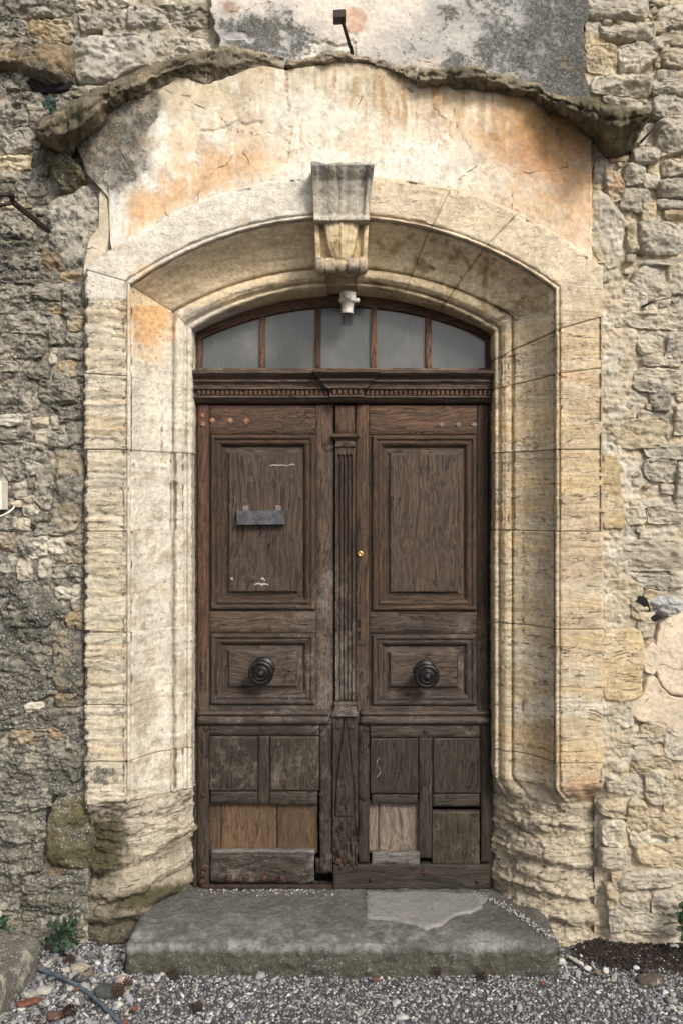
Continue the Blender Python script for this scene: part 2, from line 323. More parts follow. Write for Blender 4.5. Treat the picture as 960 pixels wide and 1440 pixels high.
# worn, rounded feet of the jambs
s = np.linspace(0, 1, MK)
for side, sg in ((slice(0, NJ), -1), (slice(NJ+NA, None), 1)):
    g = GS[side]; z = g[:, :, 2]; zt = .525 if sg < 0 else .585; wv = 1-sst(zt-.10, zt+.05, z+fbm(g, (5, 5, 1), 3)*.05)
    e0 = g[:, 1:2]; e1 = g[:, -1:]
    # (X along the foot, Y swelling out to the wall face)
    q = np.clip((s-.04)/.96, 0, 1)[None]; tX = lerp(e0[..., 0]+sg*(.055 if sg < 0 else .03)*(1-sst(-.15, .40, z)), e1[..., 0]-sg*.0*z, q)
    bul = .060+.05*(1-sst(-.15, .35, z))*(1 if sg < 0 else .5)
    tY = e0[..., 1]-bul*np.sin(np.clip(q*3.0, 0, np.pi))*.8+(.085-e0[..., 1])*q**3.3
    tY[:, 0] = -.2
    wv[:, 0] = 0
    g[..., 0] = lerp(g[..., 0], tX, wv); g[..., 1] = lerp(g[..., 1], tY, wv)
GN = gnormals(GS); GN *= np.sign((GN[..., 1].mean()))*-1 if GN[..., 1].mean() > 0 else 1
px0, py0 = toPx(GS); isL = px0 < 482; foot = 1-sst(.46, .60, GS[..., 2]); profs = np.tile(np.arange(MK)/MK, (GS.shape[0], 1))
face = (KD[:, 5] < -.33)[None] & np.ones_like(isL)
# erosion: bedded limestone
bed = fbm(GS, (3, 3, 34), 4); bed2 = fbm(GS, (5, 5, 16), 3, 5.)
lf = isL & (px0 < 178) & (py0 > 420)
amp = np.where(lf, .0070, np.where(isL, .0022, .0028)); arch = sst(420, 380, py0) if False else (py0 < 430)
amp = np.where(arch, .0025, amp)
def terr(f, o):
    s_ = GS[..., 2]*f+fbm(GS, (2.6, 2.6, 2.), 3, o)*1.3; fr = s_-np.floor(s_); return fr**2.5*sst(1., .93, fr)-.25
disp = amp*bed+np.where(lf, .006, .0015)*bed2+foot*(.006*bed2+.007*bed+.014*fbm(GS, 2.2, 2, 3.)+.005*fbm(GS, (12, 12, 60), 3, 8.)-.008*np.abs(fbm(GS, (9, 9, 20), 3, 28.))+.004*fbm(GS, 60, 2, 14.)-.012*np.abs(fbm(GS, (22, 22, 34), 4, 33.))-.010*sst(.07, 0, np.abs(fbm(GS, (11, 11, 5), 3, 36.)))+.018+.013*terr(10, 3.)+.006*terr(27, 5.))+np.where(lf, .005*terr(13, 7.)+.003*terr(31, 9.), .0008*terr(25, 11.))
for pts, dp, wd in (([(100,1228),(150,1232),(200,1216),(275,1172)], .030, 9), ([(100,1262),(160,1268),(215,1248),(272,1216)], .022, 6), ([(100,1302),(150,1308),(200,1290),(272,1246)], .034, 8), ([(110,1140),(180,1136),(240,1120),(275,1112)], .006, 5), ([(110,1180),(150,1184),(200,1170)], .008, 5),
    ([(690,1205),(740,1212),(800,1226),(850,1232)], .022, 7), ([(690,1238),(760,1262),(810,1268),(850,1264)], .022, 6), ([(700,1270),(770,1300),(850,1304)], .026, 6), ([(690,1112),(740,1128),(790,1134),(812,1122),(850,1116)], .008, 5), ([(690,1160),(760,1172),(850,1166)], .012, 6)):
    yl = interp(px0, pts, 1)+fbm(GS, (9, 9, 1), 3, dp*99)*9; sd_ = isL if pts[0][0] < 400 else ~isL; q_ = (py0-yl)/wd
    disp = disp+np.where(sd_, foot*dp*(-np.exp(-q_**2)+.55*np.exp(-((q_+1.9)/1.2)**2)), 0)
disp += fbm(GS, 30, 3, 2.)*np.where(lf, .0030, .0012)
bedN = sst(.35, .8, np.abs(fbm(GS, (2.2, 2.2, 22), 3, 21.)))
disp -= np.where(lf, .006, .0016)*sst(.12, .0, np.abs(fbm(GS, (2., 2., 13), 3, 41.)))      # erosion lines
# chipped outer edge
ed = np.clip(1-np.abs(profs-.03)/.05, 0, 1); GS2 = GS+GN*disp[..., None]
GS2[..., 0] += np.where(py0 > 380, np.where(isL, 1, -1)*ed*(.010*np.abs(fbm(GS, (1, 1, 11), 4, 13.))+.006*np.abs(fbm(GS, 30, 2, 4.))), 0)
def paint_surround(V, blk):
    px, py = toPx(V); n = fbm(V, 7, 4); n2 = fbm(V, 22, 4, 3.); L = px < 482
    c = np.where(L[..., None], PALE*.96, TAN*1.12)+0*V
    c = c*(1+.12*n[..., None]); bands = fbm(V, (1.2, 1.2, 9), 4, 17.)
    c = mixc(c, (.57, .43, .24), np.where(L, .35, .65)*sst(-.1, .6, bands)); c = mixc(c, (.60, .53, .41), .55*sst(.0, .7, -bands))
    archz = sst(445, 395, py); c = mixc(c, CREAM, archz*.7)
    dirt = np.zeros(px.shape); moss = np.zeros(px.shape); bd = np.where(L, .75, .9)*(1-archz*.65)
    # whitewash on the left splay and arch
    wm = (L & (px > 178) & (py > 400) & (py < 1110)); wv = sst(-.25, .0, n+.55*n2+.30-.3*sst(600, 1000, py)-.25*sst(225, 258, px)*sst(520, 620, py))
    c = np.where(wm[..., None], mixc(mixc(c, (.45, .385, .295), .85+0*px), (.60, .545, .455), wv), c)
    la = L & (py < 420) & (px < 440); d_up = sst(.02, -.02, V[..., 1]+.33)
    c = np.where((la & (V[..., 1] < -.325))[..., None], mixc(c, (.66, .61, .52), sst(-.5, .2, n+.3)), c)
    bd = np.where(wm | la, .12, bd)
    c = mixc(c, (.60, .36, .17), blob(px, py, 212, 440, 30, 55, .6, 0, n2*.35)*L*.95)
    c = mixc(c, (.52, .33, .16), blob(px, py, 330, 375, 120, 26, .6, -22, n2*.4)*sst(-.32, -.28, V[..., 1])*.5)
    # upper splay: paler cream, brown patches and streaks mostly towards the right
    c = mixc(c, (.70, .575, .385), sst(-.33, -.30, V[..., 1])*(py < 430)*.85); c = mixc(c, (.36, .24, .11), sst(-.33, -.30, V[..., 1])*(py < 440)*np.clip(sst(.0, .55, n+n2*.5)*.6, 0, 1)*np.where(L, .25, sst(500, 700, px)))
    strk = fbm(V, (16, 16, 1.5), 3, 6.); c = mixc(c, (.27, .17, .07), (~L)*(py < 440)*sst(-.33, -.3, V[..., 1])*sst(.1, .6, strk)*.7)
    # grey lichen on the outer left face, moss near the left foot
    dirt = np.maximum(dirt, L*sst(180, 118, px)*(.30+.30*n)*(py > 380)); dirt = np.maximum(dirt, L*blob(px, py, 145, 1090, 30, 16, .5, 0, n2*.3)*.75); dirt = np.maximum(dirt, L*blob(px, py, 130, 1060, 22, 28, .5, 0, n2*.3)*.5)
    dirt = np.maximum(dirt, L*blob(px, py, 125, 395, 18, 60, .5, 0, n2*.4)*.5)
    moss = np.maximum(moss, L*blob(px, py, 138, 1192, 48, 58, .7, 12, n*.2+n2*.25)*1.0); moss = np.maximum(moss, L*blob(px, py, 245, 1195, 34, 18, .7, -25, n2*.4)*.62); moss = np.maximum(moss, L*blob(px, py, 215, 1262, 70, 18, .6, -12, n2*.3)*.95); moss = np.maximum(moss, L*sst(1240, 1310, py)*.70)
    dirt = np.maximum(dirt, L*sst(1235, 1300, py)*(.48+.25*n)); dirt = np.maximum(dirt, L*blob(px, py, 205, 1218, 70, 10, .7, -22, n2*.5)*.45); dirt = np.maximum(dirt, (~L)*sst(1210, 1330, py)*.22)
    c = mixc(c, (.57, .505, .40), L*sst(1100, 1130, py)*.8); c = mixc(c, (.33, .29, .20), L*sst(1190, 1270, py)*.7); c = mixc(c, (.21, .19, .14), L*sst(1240, 1300, py+(px-180)*.35)*.85); c = mixc(c, (.26, .235, .17), L*sst(175, 130, px)*sst(1130, 1180, py)*.6)
    c = mixc(c, (.57, .50, .385), (~L)*sst(1090, 1160, py)*.8)
    c = mixc(c, (.48, .27, .15), (~L)*blob(px, py, 820, 1108, 30, 18, .5, 0, n2*.4)*.6); c = mixc(c, (.36, .23, .13), (~L)*blob(px, py, 762, 1050, 22, 40, .6, 0, n2*.5)*.6)
    c = mixc(c, (.62, .56, .46), (~L)*blob(px, py, 790, 995, 70, 14, .4, 0, n2*.5)*(px > 720)*.8)
    moss = np.maximum(moss, blob(px, py, 720, 1230, 40, 60, .6, 0, n*.4)*.4*(~L))
    c = mixc(c, (.55, .37, .22), blob(px, py, 815, 530, 40, 8, .6, 10, n2*.5)*(~L)*.6)
    return np.clip(c, .01, .8)*blk, np.stack([dirt, moss, bd], -1)
def block(i0, i1, name, prm=1., proud=0., g0=.0035, g1=.0035):
    g = GS2[i0:i1].copy(); nn = GN[i0:i1]; g += nn*proud
    def end(r, nb, gap):
        t = (nb-r); t /= np.linalg.norm(t, axis=-1, keepdims=True)+1e-9
        n_ = gnormals(g)[0 if nb is g[1] else -1]
        return t
    t0 = g[1]-g[0]; t0 /= np.linalg.norm(t0, axis=-1, keepdims=True)+1e-9; t1 = g[-2]-g[-1]; t1 /= np.linalg.norm(t1, axis=-1, keepdims=True)+1e-9
    j0 = (.5+.9*np.abs(fbm(g[0], 14, 3, 1.)))[:, None]; j1 = (.5+.9*np.abs(fbm(g[-1], 14, 3, 2.)))[:, None]
    def pl(r): x_, y_ = toPx(r); return np.where((x_ > 178) & (x_ < 300) & (y_ < 1010), .04, 1.)[:, None]
    q0, q1 = pl(g[0]), pl(g[-1]); j0 = j0*q0; j1 = j1*q1; a = g[0]+t0*g0*j0; b_ = g[-1]+t1*g1*j1
    rows = [a-nn[0]*.03, a-nn[0]*.003*q0, g[0]+t0*g0*j0*2]+[g[1:-1]]+[g[-1]+t1*g1*j1*2, b_-nn[-1]*.003*q1, b_-nn[-1]*.03]
    G = np.concatenate([r[None] if r.ndim == 2 else r for r in rows], 0)
    c, m = paint_surround(G, prm)
    return mesh(name, G.reshape(-1, 3), gfaces(G.shape[0], MK), MFT if i0 == 0 or i1 >= 2*NJ+NA-1 else MS, SUR, c.reshape(-1, 3), m.reshape(-1, 3))
def jidx(py, left):
    z = P(0, py, -.34)[2]; col = GS[:NJ, 2, 2]; i = int(np.argmin(np.abs(col-z))); return i if left else 2*NJ+NA-1-i
def aidx(px): return NJ+int(np.argmin(np.abs(px0[NJ:NJ+NA, 3]-px)))
jl = [0]+[jidx(y, True) for y in (1132, 1070, 992, 888, 747, 633, 522)]; tin = [.92, .97, 1.03, 1., .98, 1.04, 1., 1.02]
for a, b_ in zip(jl[:-1], jl[1:]): block(a, b_+1, 'jamb_stone', random.uniform(.94, 1.05), random.uniform(-.003, .003))
block(jl[-1], NJ+1, 'jamb_stone', 1., 0, .0035, .0008)
block(NJ, aidx(444)+1, 'arch_stone', 1., 0, .0008, .002)
ar = [aidx(516), aidx(633), aidx(728)]+[jidx(443, False)]
for a, b_ in zip(ar[:-1], ar[1:]): block(a, b_+1, 'arch_stone', random.uniform(.96, 1.04), random.uniform(-.001, .002), .0016, .0016)
jr = [ar[-1]]+[jidx(y, False) for y in (517, 633, 747, 885, 1072, 1114)]+[2*NJ+NA-1]
for a, b_ in zip(jr[:-1], jr[1:]): block(a, b_+1, 'jamb_stone', random.uniform(.94, 1.05), random.uniform(-.003, .003), .0028, .0028)
Gm = (GS2-GN*(.012+.035*foot[..., None]))[::2, 5:]; cm = np.tile((.52, .43, .30), (Gm.shape[0]*Gm.shape[1], 1)); mesh('mortar_bed', Gm.reshape(-1, 3), gfaces(Gm.shape[0], Gm.shape[1]), MP, SUR, cm, np.tile((.1, 0, .1), (len(cm), 1)))

# ---------------- hood mould ----------------
HOOD = [(50,182,188,194,.20),(62,170,194,206,.24),(97,153,190,224,.24),(118,141,178,204,.20),(133,132,162,190,.18),(150,124,146,170,.15),(177,110,126,143,.10),(205,100,118,139,.08),(233,90,106,120,.06),(262,81,98,114,.06),(290,72,96,122,.06),(320,63,92,114,.06),(350,65,86,103,.055),(380,74,88,99,.045),(398,84,93,99,.03),
 (403,86,91,97,.025),(440,82,87,94,.03),(470,74,84,92,.05),(485,70,84,92,.05),(500,76,84,92,.04),(540,86,92,99,.03),(565,92,104,112,.05),(585,93,110,116,.06),
 (589,100,112,122,.06),(640,98,112,127,.08),(680,98,110,128,.09),(720,108,122,138,.10),(745,118,130,143,.12),(770,128,142,156,.14),(800,136,154,175,.18),(832,146,168,200,.22),(850,154,176,217,.24),(868,158,182,224,.25),(885,159,180,215,.25),(905,159,168,177,.22),(914,159,163,168,.19)]
HW = -.33
def hood(x0, x1, dy=0.):
    xs = np.arange(x0, x1+.1, 1.6); T, B, Cc, p = (interp(xs, HOOD, k) for k in (1, 2, 3, 4)); rows = []
    q1 = np.stack([xs, 0*xs, 0*xs], 1); k_ = sst(120, 260, xs)*sst(890, 830, xs)+.25; T = T+k_*sst(250, 420, xs)*(4*fbm(q1, 1/40., 2, 4.)+1.5*np.tanh(5*fbm(q1, 1/26., 2, 6.))); B = B+k_*(3*fbm(q1, 1/30., 2, 8.)+1.6*np.tanh(5*fbm(q1, 1/22., 2, 9.))); B = np.clip(B, T+3, Cc-1); p = p*(1+.35*fbm(q1, 1/28., 3, 12.))+dy*1.6; T = T-dy*260; B = np.clip(B-dy*180, T+3, Cc-1)
    xx = xs
    for i, x in enumerate(xs):
        t, b_, c, q = T[i], B[i], Cc[i], p[i]
        pts = [P(x, t-26*q/.2*.3, HW+.06), P(x, t-14*q/.2*.4, HW-.02), P(x, t-2, HW-q*.85), P(x, t, HW-q), P(x, lerp(t, b_, .35), HW-q*1.03), P(x, lerp(t, b_, .55), HW-q*.93), P(x, lerp(t, b_, .62), HW-q*.99), P(x, b_-.5, HW-q*.97), P(x, b_, HW-q*.88), P(x, lerp(b_, c, .45), HW-q*.45), P(x, lerp(b_, c, .75), HW-q*.3), P(x, c, HW-.004), P(x, c+1, HW+.06)]
        pts = np.array(pts); s_ = np.concatenate([[0], np.cumsum(np.linalg.norm(np.diff(pts, axis=0), axis=1))]); tt = np.linspace(0, s_[-1], 44)
        rows.append(np.stack([np.interp(tt, s_, pts[:, k]) for k in range(3)], 1))
    G = np.array(rows); N = gnormals(G)
    if N[..., 1].mean() > 0: N = -N
    px, py = toPx(G); am = np.interp(px, [50, 300, 400, 580, 680, 912], [1, 1, .7, .8, .9, 1.])
    d = am*(.011*fbm(G, (4, 4, 13), 3)+.007*fbm(G, (12, 12, 40), 4, 5.)+.004*fbm(G, 60, 2, 7.)-.014*np.abs(fbm(G, (8, 8, 14), 3, 17.)))-.012*sst(.08, 0, np.abs(fbm(G, (2.5, 2.5, 14), 3, 9.)))
    G = G+N*d[..., None]; G[..., 2] += .008*fbm(G*[1, 0, 0], (18, 1, 1), 4, 2.)*am; rw = sst(16, 26, np.arange(44))[None]*(np.arange(44) < 41)[None]; G[..., 2] += rw*am*(.007*fbm(G*[1, 0, 0], (10, 1, 1), 3, 5.)+.002*np.tanh(6*fbm(G*[1, 0, 0], (30, 1, 1), 2, 8.)))
    # close the ends by folding to the wall
    def fold(r): r = r.copy(); r[:, 1] = HW+.05; return r
    G = np.concatenate([fold(G[0])[None], G, fold(G[-1])[None]], 0); px, py = toPx(G); n = fbm(G, 9, 4)
    c = np.tile((.215, .185, .13), G.shape[:2]+(1,))*(1+.3*n[..., None]); c = mixc(c, (.40, .33, .22), sst(.0, .5, n)*.8)
    c = mixc(c, (.44, .37, .27), sst(300, 420, px)*sst(640, 560, px)*.8)
    m = np.stack([.34+.22*n-.15*sst(380, 420, px)*sst(600, 560, px), .45+.25*fbm(G, 6, 3, 7.)+.25*(px > 800)+.15*(px < 130)-.25*((px > 270) & (px < 600)), .3+0*n], -1)
    mesh('hood_stone', G.reshape(-1, 3), gfaces(G.shape[0], G.shape[1]), MH, SUR, np.clip(c, .01, .8).reshape(-1, 3), np.clip(m, 0, 1).reshape(-1, 3))
hood(50, 152.5); hood(153.5, 291, .006); hood(292, 399.5, -.006); hood(403.5, 487, .004); hood(488, 586); hood(589.5, 683, .010); hood(684, 776, -.004); hood(777, 914, .004)

# ---------------- painted plaster over the arch ----------------
def extr(x):
    R_ = 569.; return 245+R_-np.sqrt(np.maximum(R_*R_-(x-483)**2, 1))
def plaster():
    xs = np.arange(107, 833, 2.3); top = np.interp(xs, [107,109,118,130,145,149,158,185,205,213,245,262,287,330,360,395,402,440,470,500,540,565,585,590,640,680,720,745,770,800,820,832], [198,196,192,186,177,160,145,131,135,126,109,109,120,106,93,96,98,94,89,89,93,100,112,116,118,120,130,134,146,165,178,192])
    bot = np.where(xs < 153, np.interp(xs, [107, 109, 116, 124, 143, 153], [199, 206, 225, 246, 266, 278]), extr(xs)+5); bot = np.where((xs >= 153) & (xs < 160), np.interp(xs, [153, 160], [330, 362]), bot)
    nv = 90; t = np.linspace(0, 1, nv); G = np.zeros((len(xs), nv, 3))
    for i, x in enumerate(xs):
        for k in range(3): pass
        yy = lerp(top[i], bot[i], t); d = (D-.342)/F; G[i] = np.stack([np.full(nv, (x-480)*d), np.full(nv, -.342), CH+(720-yy)*d], 1)
    j = .006*fbm(G, 24, 4, 3.); e = np.zeros((len(xs), nv)); e[:3] = 1; e[-3:] = 1; e[:, :3] = 1
    G[..., 0] += j*e; G[..., 2] += .6*np.roll(j, 3, 0)*e
    px, py = toPx(G); n = fbm(G, 6, 4); n2 = fbm(G, 20, 4, 3.); n3 = fbm(G, 60, 3, 5.)
    G[..., 1] += -.006*fbm(G, 3, 3)-.0016*n2-.0012*n3
    # a few cracks and the step of the older coat
    crk = np.zeros_like(px)
    for pl in ([(283,183),(300,185),(318,178),(335,173),(345,176),(352,174),(368,172)], [(283,183),(277,200),(275,222),(278,245)], [(402,98),(403,130),(405,155),(398,165)], [(408,180),(405,215),(402,230)]):
        cx_ = np.full(px.shape, 99.)
        for (a, b_), (c_, d_) in zip(pl[:-1], pl[1:]):
            ux, uy = c_-a, d_-b_; tt = np.clip(((px-a)*ux+(py-b_)*uy)/(ux*ux+uy*uy), 0, 1); cx_ = np.minimum(cx_, np.hypot(px-a-tt*ux+n3*2, py-b_-tt*uy+n2*3))
        crk = np.maximum(crk, sst(2.3, .6, cx_))
    G[..., 1] += crk*.010
    c = np.tile(CREAM*1.05, px.shape+(1,))
    c = mixc(c, (.72, .67, .585), sst(-.35, .35, n+.25+.5*sst(80, 20, extr(px)-py)))
    c = mixc(c, (.47, .385, .26), blob(px, py, 430, 105, 360, 62, .6, 0, n2*.3)*.9)
    for b_ in ((270,270,115,44,.55,-24,.85),(345,205,80,42,.6,-10,.6),(205,305,46,36,.6,-20,.7),(455,185,50,24,.6,0,.45),(520,200,60,24,.6,-10,.6),(330,262,90,30,.6,-15,.45)):
        c = mixc(c, (.58, .375, .21), blob(px, py, *b_[:4], b_[4], b_[5], n2*.45+n*.35)*b_[6])
    c = mixc(c, (.56, .39, .22), blob(px, py, 745, 250, 130, 90, .7, 38, n2*.3+n*.3)*.8); c = mixc(c, (.43, .245, .10), blob(px, py, 772, 196, 88, 66, .55, 35, n2*.25+n*.2)*.95); c = mixc(c, (.44, .26, .16), blob(px, py, 745, 232, 66, 26, .6, 38, n2*.4)*.75); c = mixc(c, (.56, .36, .22), blob(px, py, 812, 270, 26, 70, .6, 0, n2*.4)*.7)
    rust = sst(.10, .62, fbm(G, 48, 4, 12., .65)+.3*n)*blob(px, py, 650, 240, 150, 70, .6, 22); c = mixc(c, (.50, .27, .11), rust*.85)
    stv = fbm(G, (26, 26, 2.4), 4, 6.); stm = np.clip(blob(px, py, 470, 130, 240, 52, .5)+blob(px, py, 760, 190, 70, 50, .5), 0, 1)
    c = mixc(c, (.34, .19, .075), sst(.18, .62, stv+.35*n3+.2*n2)*stm*.8); c = mixc(c, (.68, .62, .52), sst(.25, .55, -stv)*blob(px, py, 400, 230, 200, 60, .6)*.6)
    c = mixc(c, (.72, .69, .63), blob(px, py, 195, 235, 42, 26, .6, -30, n2*.4)*.9); c = mixc(c, (.68, .66, .62), blob(px, py, 165, 300, 16, 60, .6, 0, n2*.4)*.7)
    gm = np.clip(blob(px, py, 150, 205, 62, 70, .28, -25, n2*.22+n3*.1)+blob(px, py, 196, 152, 34, 32, .35, -40, n2*.22), 0, 1); c = mixc(c, (.150, .128, .10), gm*(.85+.35*n2))
    c = mixc(c, (.70, .655, .57), np.clip(blob(px, py, 330, 290, 120, 26, .7, -20, n*.5+n2*.3)+blob(px, py, 610, 225, 110, 30, .8, 18, n*.5+n2*.4)+blob(px, py, 430, 165, 60, 50, .8, 0, n*.5), 0, 1)*.75)
    s2 = fbm(G, (48, 48, 3.2), 4, 26., .6); c = mixc(c, (.46, .29, .14), sst(.12, .45, s2+.35*n)*sst(.05, .45, fbm(G, (4, 4, 4), 3, 31.))*.6*(1-gm)); c = mixc(c, (.72, .675, .59), sst(.2, .6, -s2*.5+.9*n)*.6*(1-gm)*sst(330, 200, np.abs(px-430))); c = mixc(c, (.36, .30, .22), sst(.25, .55, fbm(G, 15, 5, 44., .65))*.45*(1-gm))
    dirt = gm*.55+.12*blob(px, py, 480, 85, 380, 30, .5)+.08
    return_ = skirt(G, .05); px2 = None
    c2 = np.pad(c, ((1, 1), (1, 1), (0, 0)), mode='edge'); m = np.pad(np.stack([dirt, 0*px, 0*px], -1), ((1, 1), (1, 1), (0, 0)), mode='edge')
    mesh('plaster_coat', return_.reshape(-1, 3), gfaces(return_.shape[0], return_.shape[1]), MP, SUR, np.clip(c2, .01, .8).reshape(-1, 3), m.reshape(-1, 3))
plaster()

# ---------------- keystone ----------------
def keystone():
    nu, nv = 61, 64; u = np.linspace(-1, 1, nu); v = np.linspace(0, 1, nv); U, Vv = np.meshgrid(u, v, indexing='ij')
    yy = lerp(229, 312, Vv); hw = np.interp(Vv, [0, .12, .5, .93, 1], [45, 43.5, 41, 39, 39.5]); cx = lerp(481.5, 480, Vv)
    Yf = np.interp(Vv, [0, .03, .12, .3, .55, .88, .92, .97, 1], [-.46, -.475, -.462, -.43, -.41, -.402, -.418, -.420, -.402])
    fl = (Vv < .9)*(.011*sst(.84, .78, np.abs(U))*(1-.0*U)-.010*np.exp(-(U/.11)**2)+.006*np.cos(U*9)*(np.abs(U) < .8))
    Yf = Yf+fl; d = (D+Yf)/F
    G = np.stack([(cx+hw*U-480)*d, Yf, CH+(720-yy)*d], -1)
    top = sst(.06, 0, Vv); G[..., 2] += top*(.012*fbm(G, (14, 14, 1), 3)); G[..., 1] += .005*fbm(G, 16, 4)-.006*sst(.08, 0, np.abs(fbm(G, (14, 1, 2), 2, 5.)))*(-1)
    Gs = skirt(G, .22); px, py = toPx(Gs); n = fbm(Gs, 10, 4)
    c = mixc(np.tile((.43, .39, .32), px.shape+(1,)), (.24, .235, .22), sst(300, 225, py)*(.55+.5*n)); c = mixc(c, (.26, .24, .15), sst(.1, .5, fbm(Gs, (30, 30, 2), 3))*sst(310, 240, py)*.7)
    m = np.stack([.10+.32*sst(290, 226, py)+.1*n, .1+.2*sst(300, 240, py), 0*n], -1)
    mesh('keystone', Gs.reshape(-1, 3), gfaces(Gs.shape[0], Gs.shape[1]), MS, SUR, c.reshape(-1, 3), np.clip(m, 0, 1).reshape(-1, 3))
    # lower console with acanthus leaf
    yy = lerp(311, 367, Vv); hw = np.interp(Vv, [0, 1], [38.5, 35.5]); cx = 480+0*Vv
    lw = np.interp(Vv, [0, .25, .6, .85, 1], [.68, .62, .56, .46, .3]); leaf = sst(lw+.03, lw-.05, np.abs(U)); rib = np.exp(-(U/.05)**2); fil = sst(.80, .84, np.abs(U))
    Yf = -.335-.030*fil-leaf*(.040+.022*np.cos(U/lw*1.5)+.012*np.sin(Vv*3.1))-rib*leaf*.010-leaf*.004*np.abs(fbm(np.stack([U, Vv, 0*U], -1), (3, 2, 1), 2))-leaf*.006*sst(.1, 0, np.abs(U-.30+Vv*.25-.1))
    d = (D+Yf)/F; G = np.stack([(cx+hw*U-480)*d, Yf, CH+(720-yy)*d], -1); G[..., 1] += .004*fbm(G, 20, 4)
    Gs = skirt(G, .26); px, py = toPx(Gs); n = fbm(Gs, 12, 4); c = mixc(np.tile((.55, .44, .28), px.shape+(1,)), (.36, .26, .13), sst(0, .5, n)*.7)
    mesh('console', Gs.reshape(-1, 3), gfaces(Gs.shape[0], Gs.shape[1]), MS, SUR, c.reshape(-1, 3), np.tile((.12, 0, 0), (px.size, 1)))
    # rolled scroll
    xs = np.linspace(443, 516.5, 60); an = np.linspace(0, 2*np.pi, 26); G = np.zeros((60, 26, 3))
    for i, x in enumerate(xs):
        e = min(i, 59-i); rr = 10.3 if e > 10 else 11.2
        if e in (10, 11): rr = 9.2
        if e < 3: rr *= (.55, .88, .97)[e]
        if 22 < i < 37: rr = 9+1.6*math.cos((i-29.5)*.5)
        r = rr/290
        G[i] = np.stack([np.full(26, (x-480)*(D-.37)/F), -.375-r*np.sin(an)*1., P(0, 374, -.37)[2]+r*np.cos(an)], 1)
    G[..., 1] += .004*fbm(G, 25, 3)
    G[..., 2] += .003*fbm(G, 25, 3, 9.)
    n = fbm(G, 14, 3); c = mixc(np.tile((.46, .37, .25), G.shape[:2]+(1,)), (.20, .18, .16), sst(-.1, .5, n+.3*(G[..., 0] > .03))*.7)
    mesh('scroll', G.reshape(-1, 3), [list(f) for f in gfaces(60, 26)]+[list(range(26)), list(range(59*26, 60*26))], MS, SUR, c.reshape(-1, 3), np.tile((.2, 0, 0), (60*26, 1)))
keystone()

# ---------------- rubble walls ----------------
WLF = thing('rubble_wall', (-1.9, -.28, GZ), 'dark lichen covered rubble stone wall left of the doorway', 'wall')
WRT = thing('rubble_wall', (1.8, -.3, GZ), 'pale cream rubble stone wall with mortar patches right of the doorway', 'wall')
WUP = thing('rendered_wall', (.2, -.33, 3.9), 'patchy grey and white rendered wall above the broken hood', 'wall')
TYP = {'D': ((.25,.23,.185), (.40,.37,.30), (.54,.20,.25)), 'G': ((.41,.38,.325), (.50,.47,.41), (.40,.03,.25)), 'T': ((.42,.335,.205), (.55,.47,.34), (.16,.03,.55)), 'W': ((.56,.515,.43), (.46,.40,.30), (.20,0,.35)),
       'M': ((.21,.18,.10), (.26,.24,.17), (.46,.72,.45)), 'B': ((.46,.395,.28), (.30,.28,.24), (.48,.12,.95)), 'S': ((.53,.415,.25), (.60,.49,.33), (0,0,.9)), 'P': ((.575,.475,.355), (.50,.425,.33), (.06,0,0)), 'O': ((.46,.28,.16), (.56,.45,.33), (.15,0,.2)), 'A': ((.56,.49,.385), (.50,.42,.30), (.14,0,.7)), 'Q': ((.58,.595,.60), (.42,.42,.41), (.08,0,.05)),
       'K': ((.36,.27,.165), (.20,.17,.13), (.42,.12,.4)), 'g': ((.35,.325,.27), (.42,.39,.33), (.52,.06,.2)), 'w': ((.47,.425,.345), (.35,.31,.25), (.34,.0,.3))}
def outline(sp, N, sd):
    rng = np.random.RandomState(sd+900)
    if isinstance(sp, list):
        p = np.array(sp, float)
        p = np.stack([.86*p+.14*np.roll(p, -1, 0), .14*p+.86*np.roll(p, -1, 0)], 1).reshape(-1, 2)
    else:
        cx, cy, w_, h_, rot = sp; j = lambda s=.13: rng.uniform(-s, s)
        q = np.array([(-1+j(), -1+j(.2)), (j(.5), -1.06+j(.08)), (1+j(), -1+j(.2)), (1.05+j(.06), j(.5)), (1+j(), 1+j(.2)), (j(.5), 1.06+j(.08)), (-1+j(), 1+j(.2)), (-1.05+j(.06), j(.5))])
        q *= np.array([w_/2, h_/2])
        f = rng.uniform(.16, .30); p = np.stack([(1-f)*q+f*np.roll(q, -1, 0), f*q+(1-f)*np.roll(q, -1, 0)], 1).reshape(-1, 2)
        p = np.stack([.75*p+.25*np.roll(p, -1, 0), .25*p+.75*np.roll(p, -1, 0)], 1).reshape(-1, 2)
        a = math.radians(rot); p = np.stack([cx+p[:, 0]*math.cos(a)-p[:, 1]*math.sin(a), cy+p[:, 0]*math.sin(a)+p[:, 1]*math.cos(a)], 1)
    d = np.linalg.norm(np.roll(p, -1, 0)-p, axis=1); s = np.concatenate([[0], np.cumsum(d)]); t = np.linspace(0, s[-1], N, endpoint=False); pp = np.vstack([p, p[:1]])
    return np.stack([np.interp(t, s, pp[:, 0]), np.interp(t, s, pp[:, 1])], 1)
def square_map(K):                      # grid of rings: ring number and turn (0..1) of every node
    i = np.arange(-K, K+1); X, Y = np.meshgrid(i, i, indexing='ij'); k = np.maximum(np.abs(X), np.abs(Y)); kk = np.maximum(k, 1)
    t = np.where((Y == -k) & (X < k), X+k, np.where((X == k) & (Y < k), 2*k+Y+k, np.where((Y == k) & (X > -k), 4*k+k-X, 6*k+k-Y)))/(8*kk)
    return k, t % 1
SEED = [0]
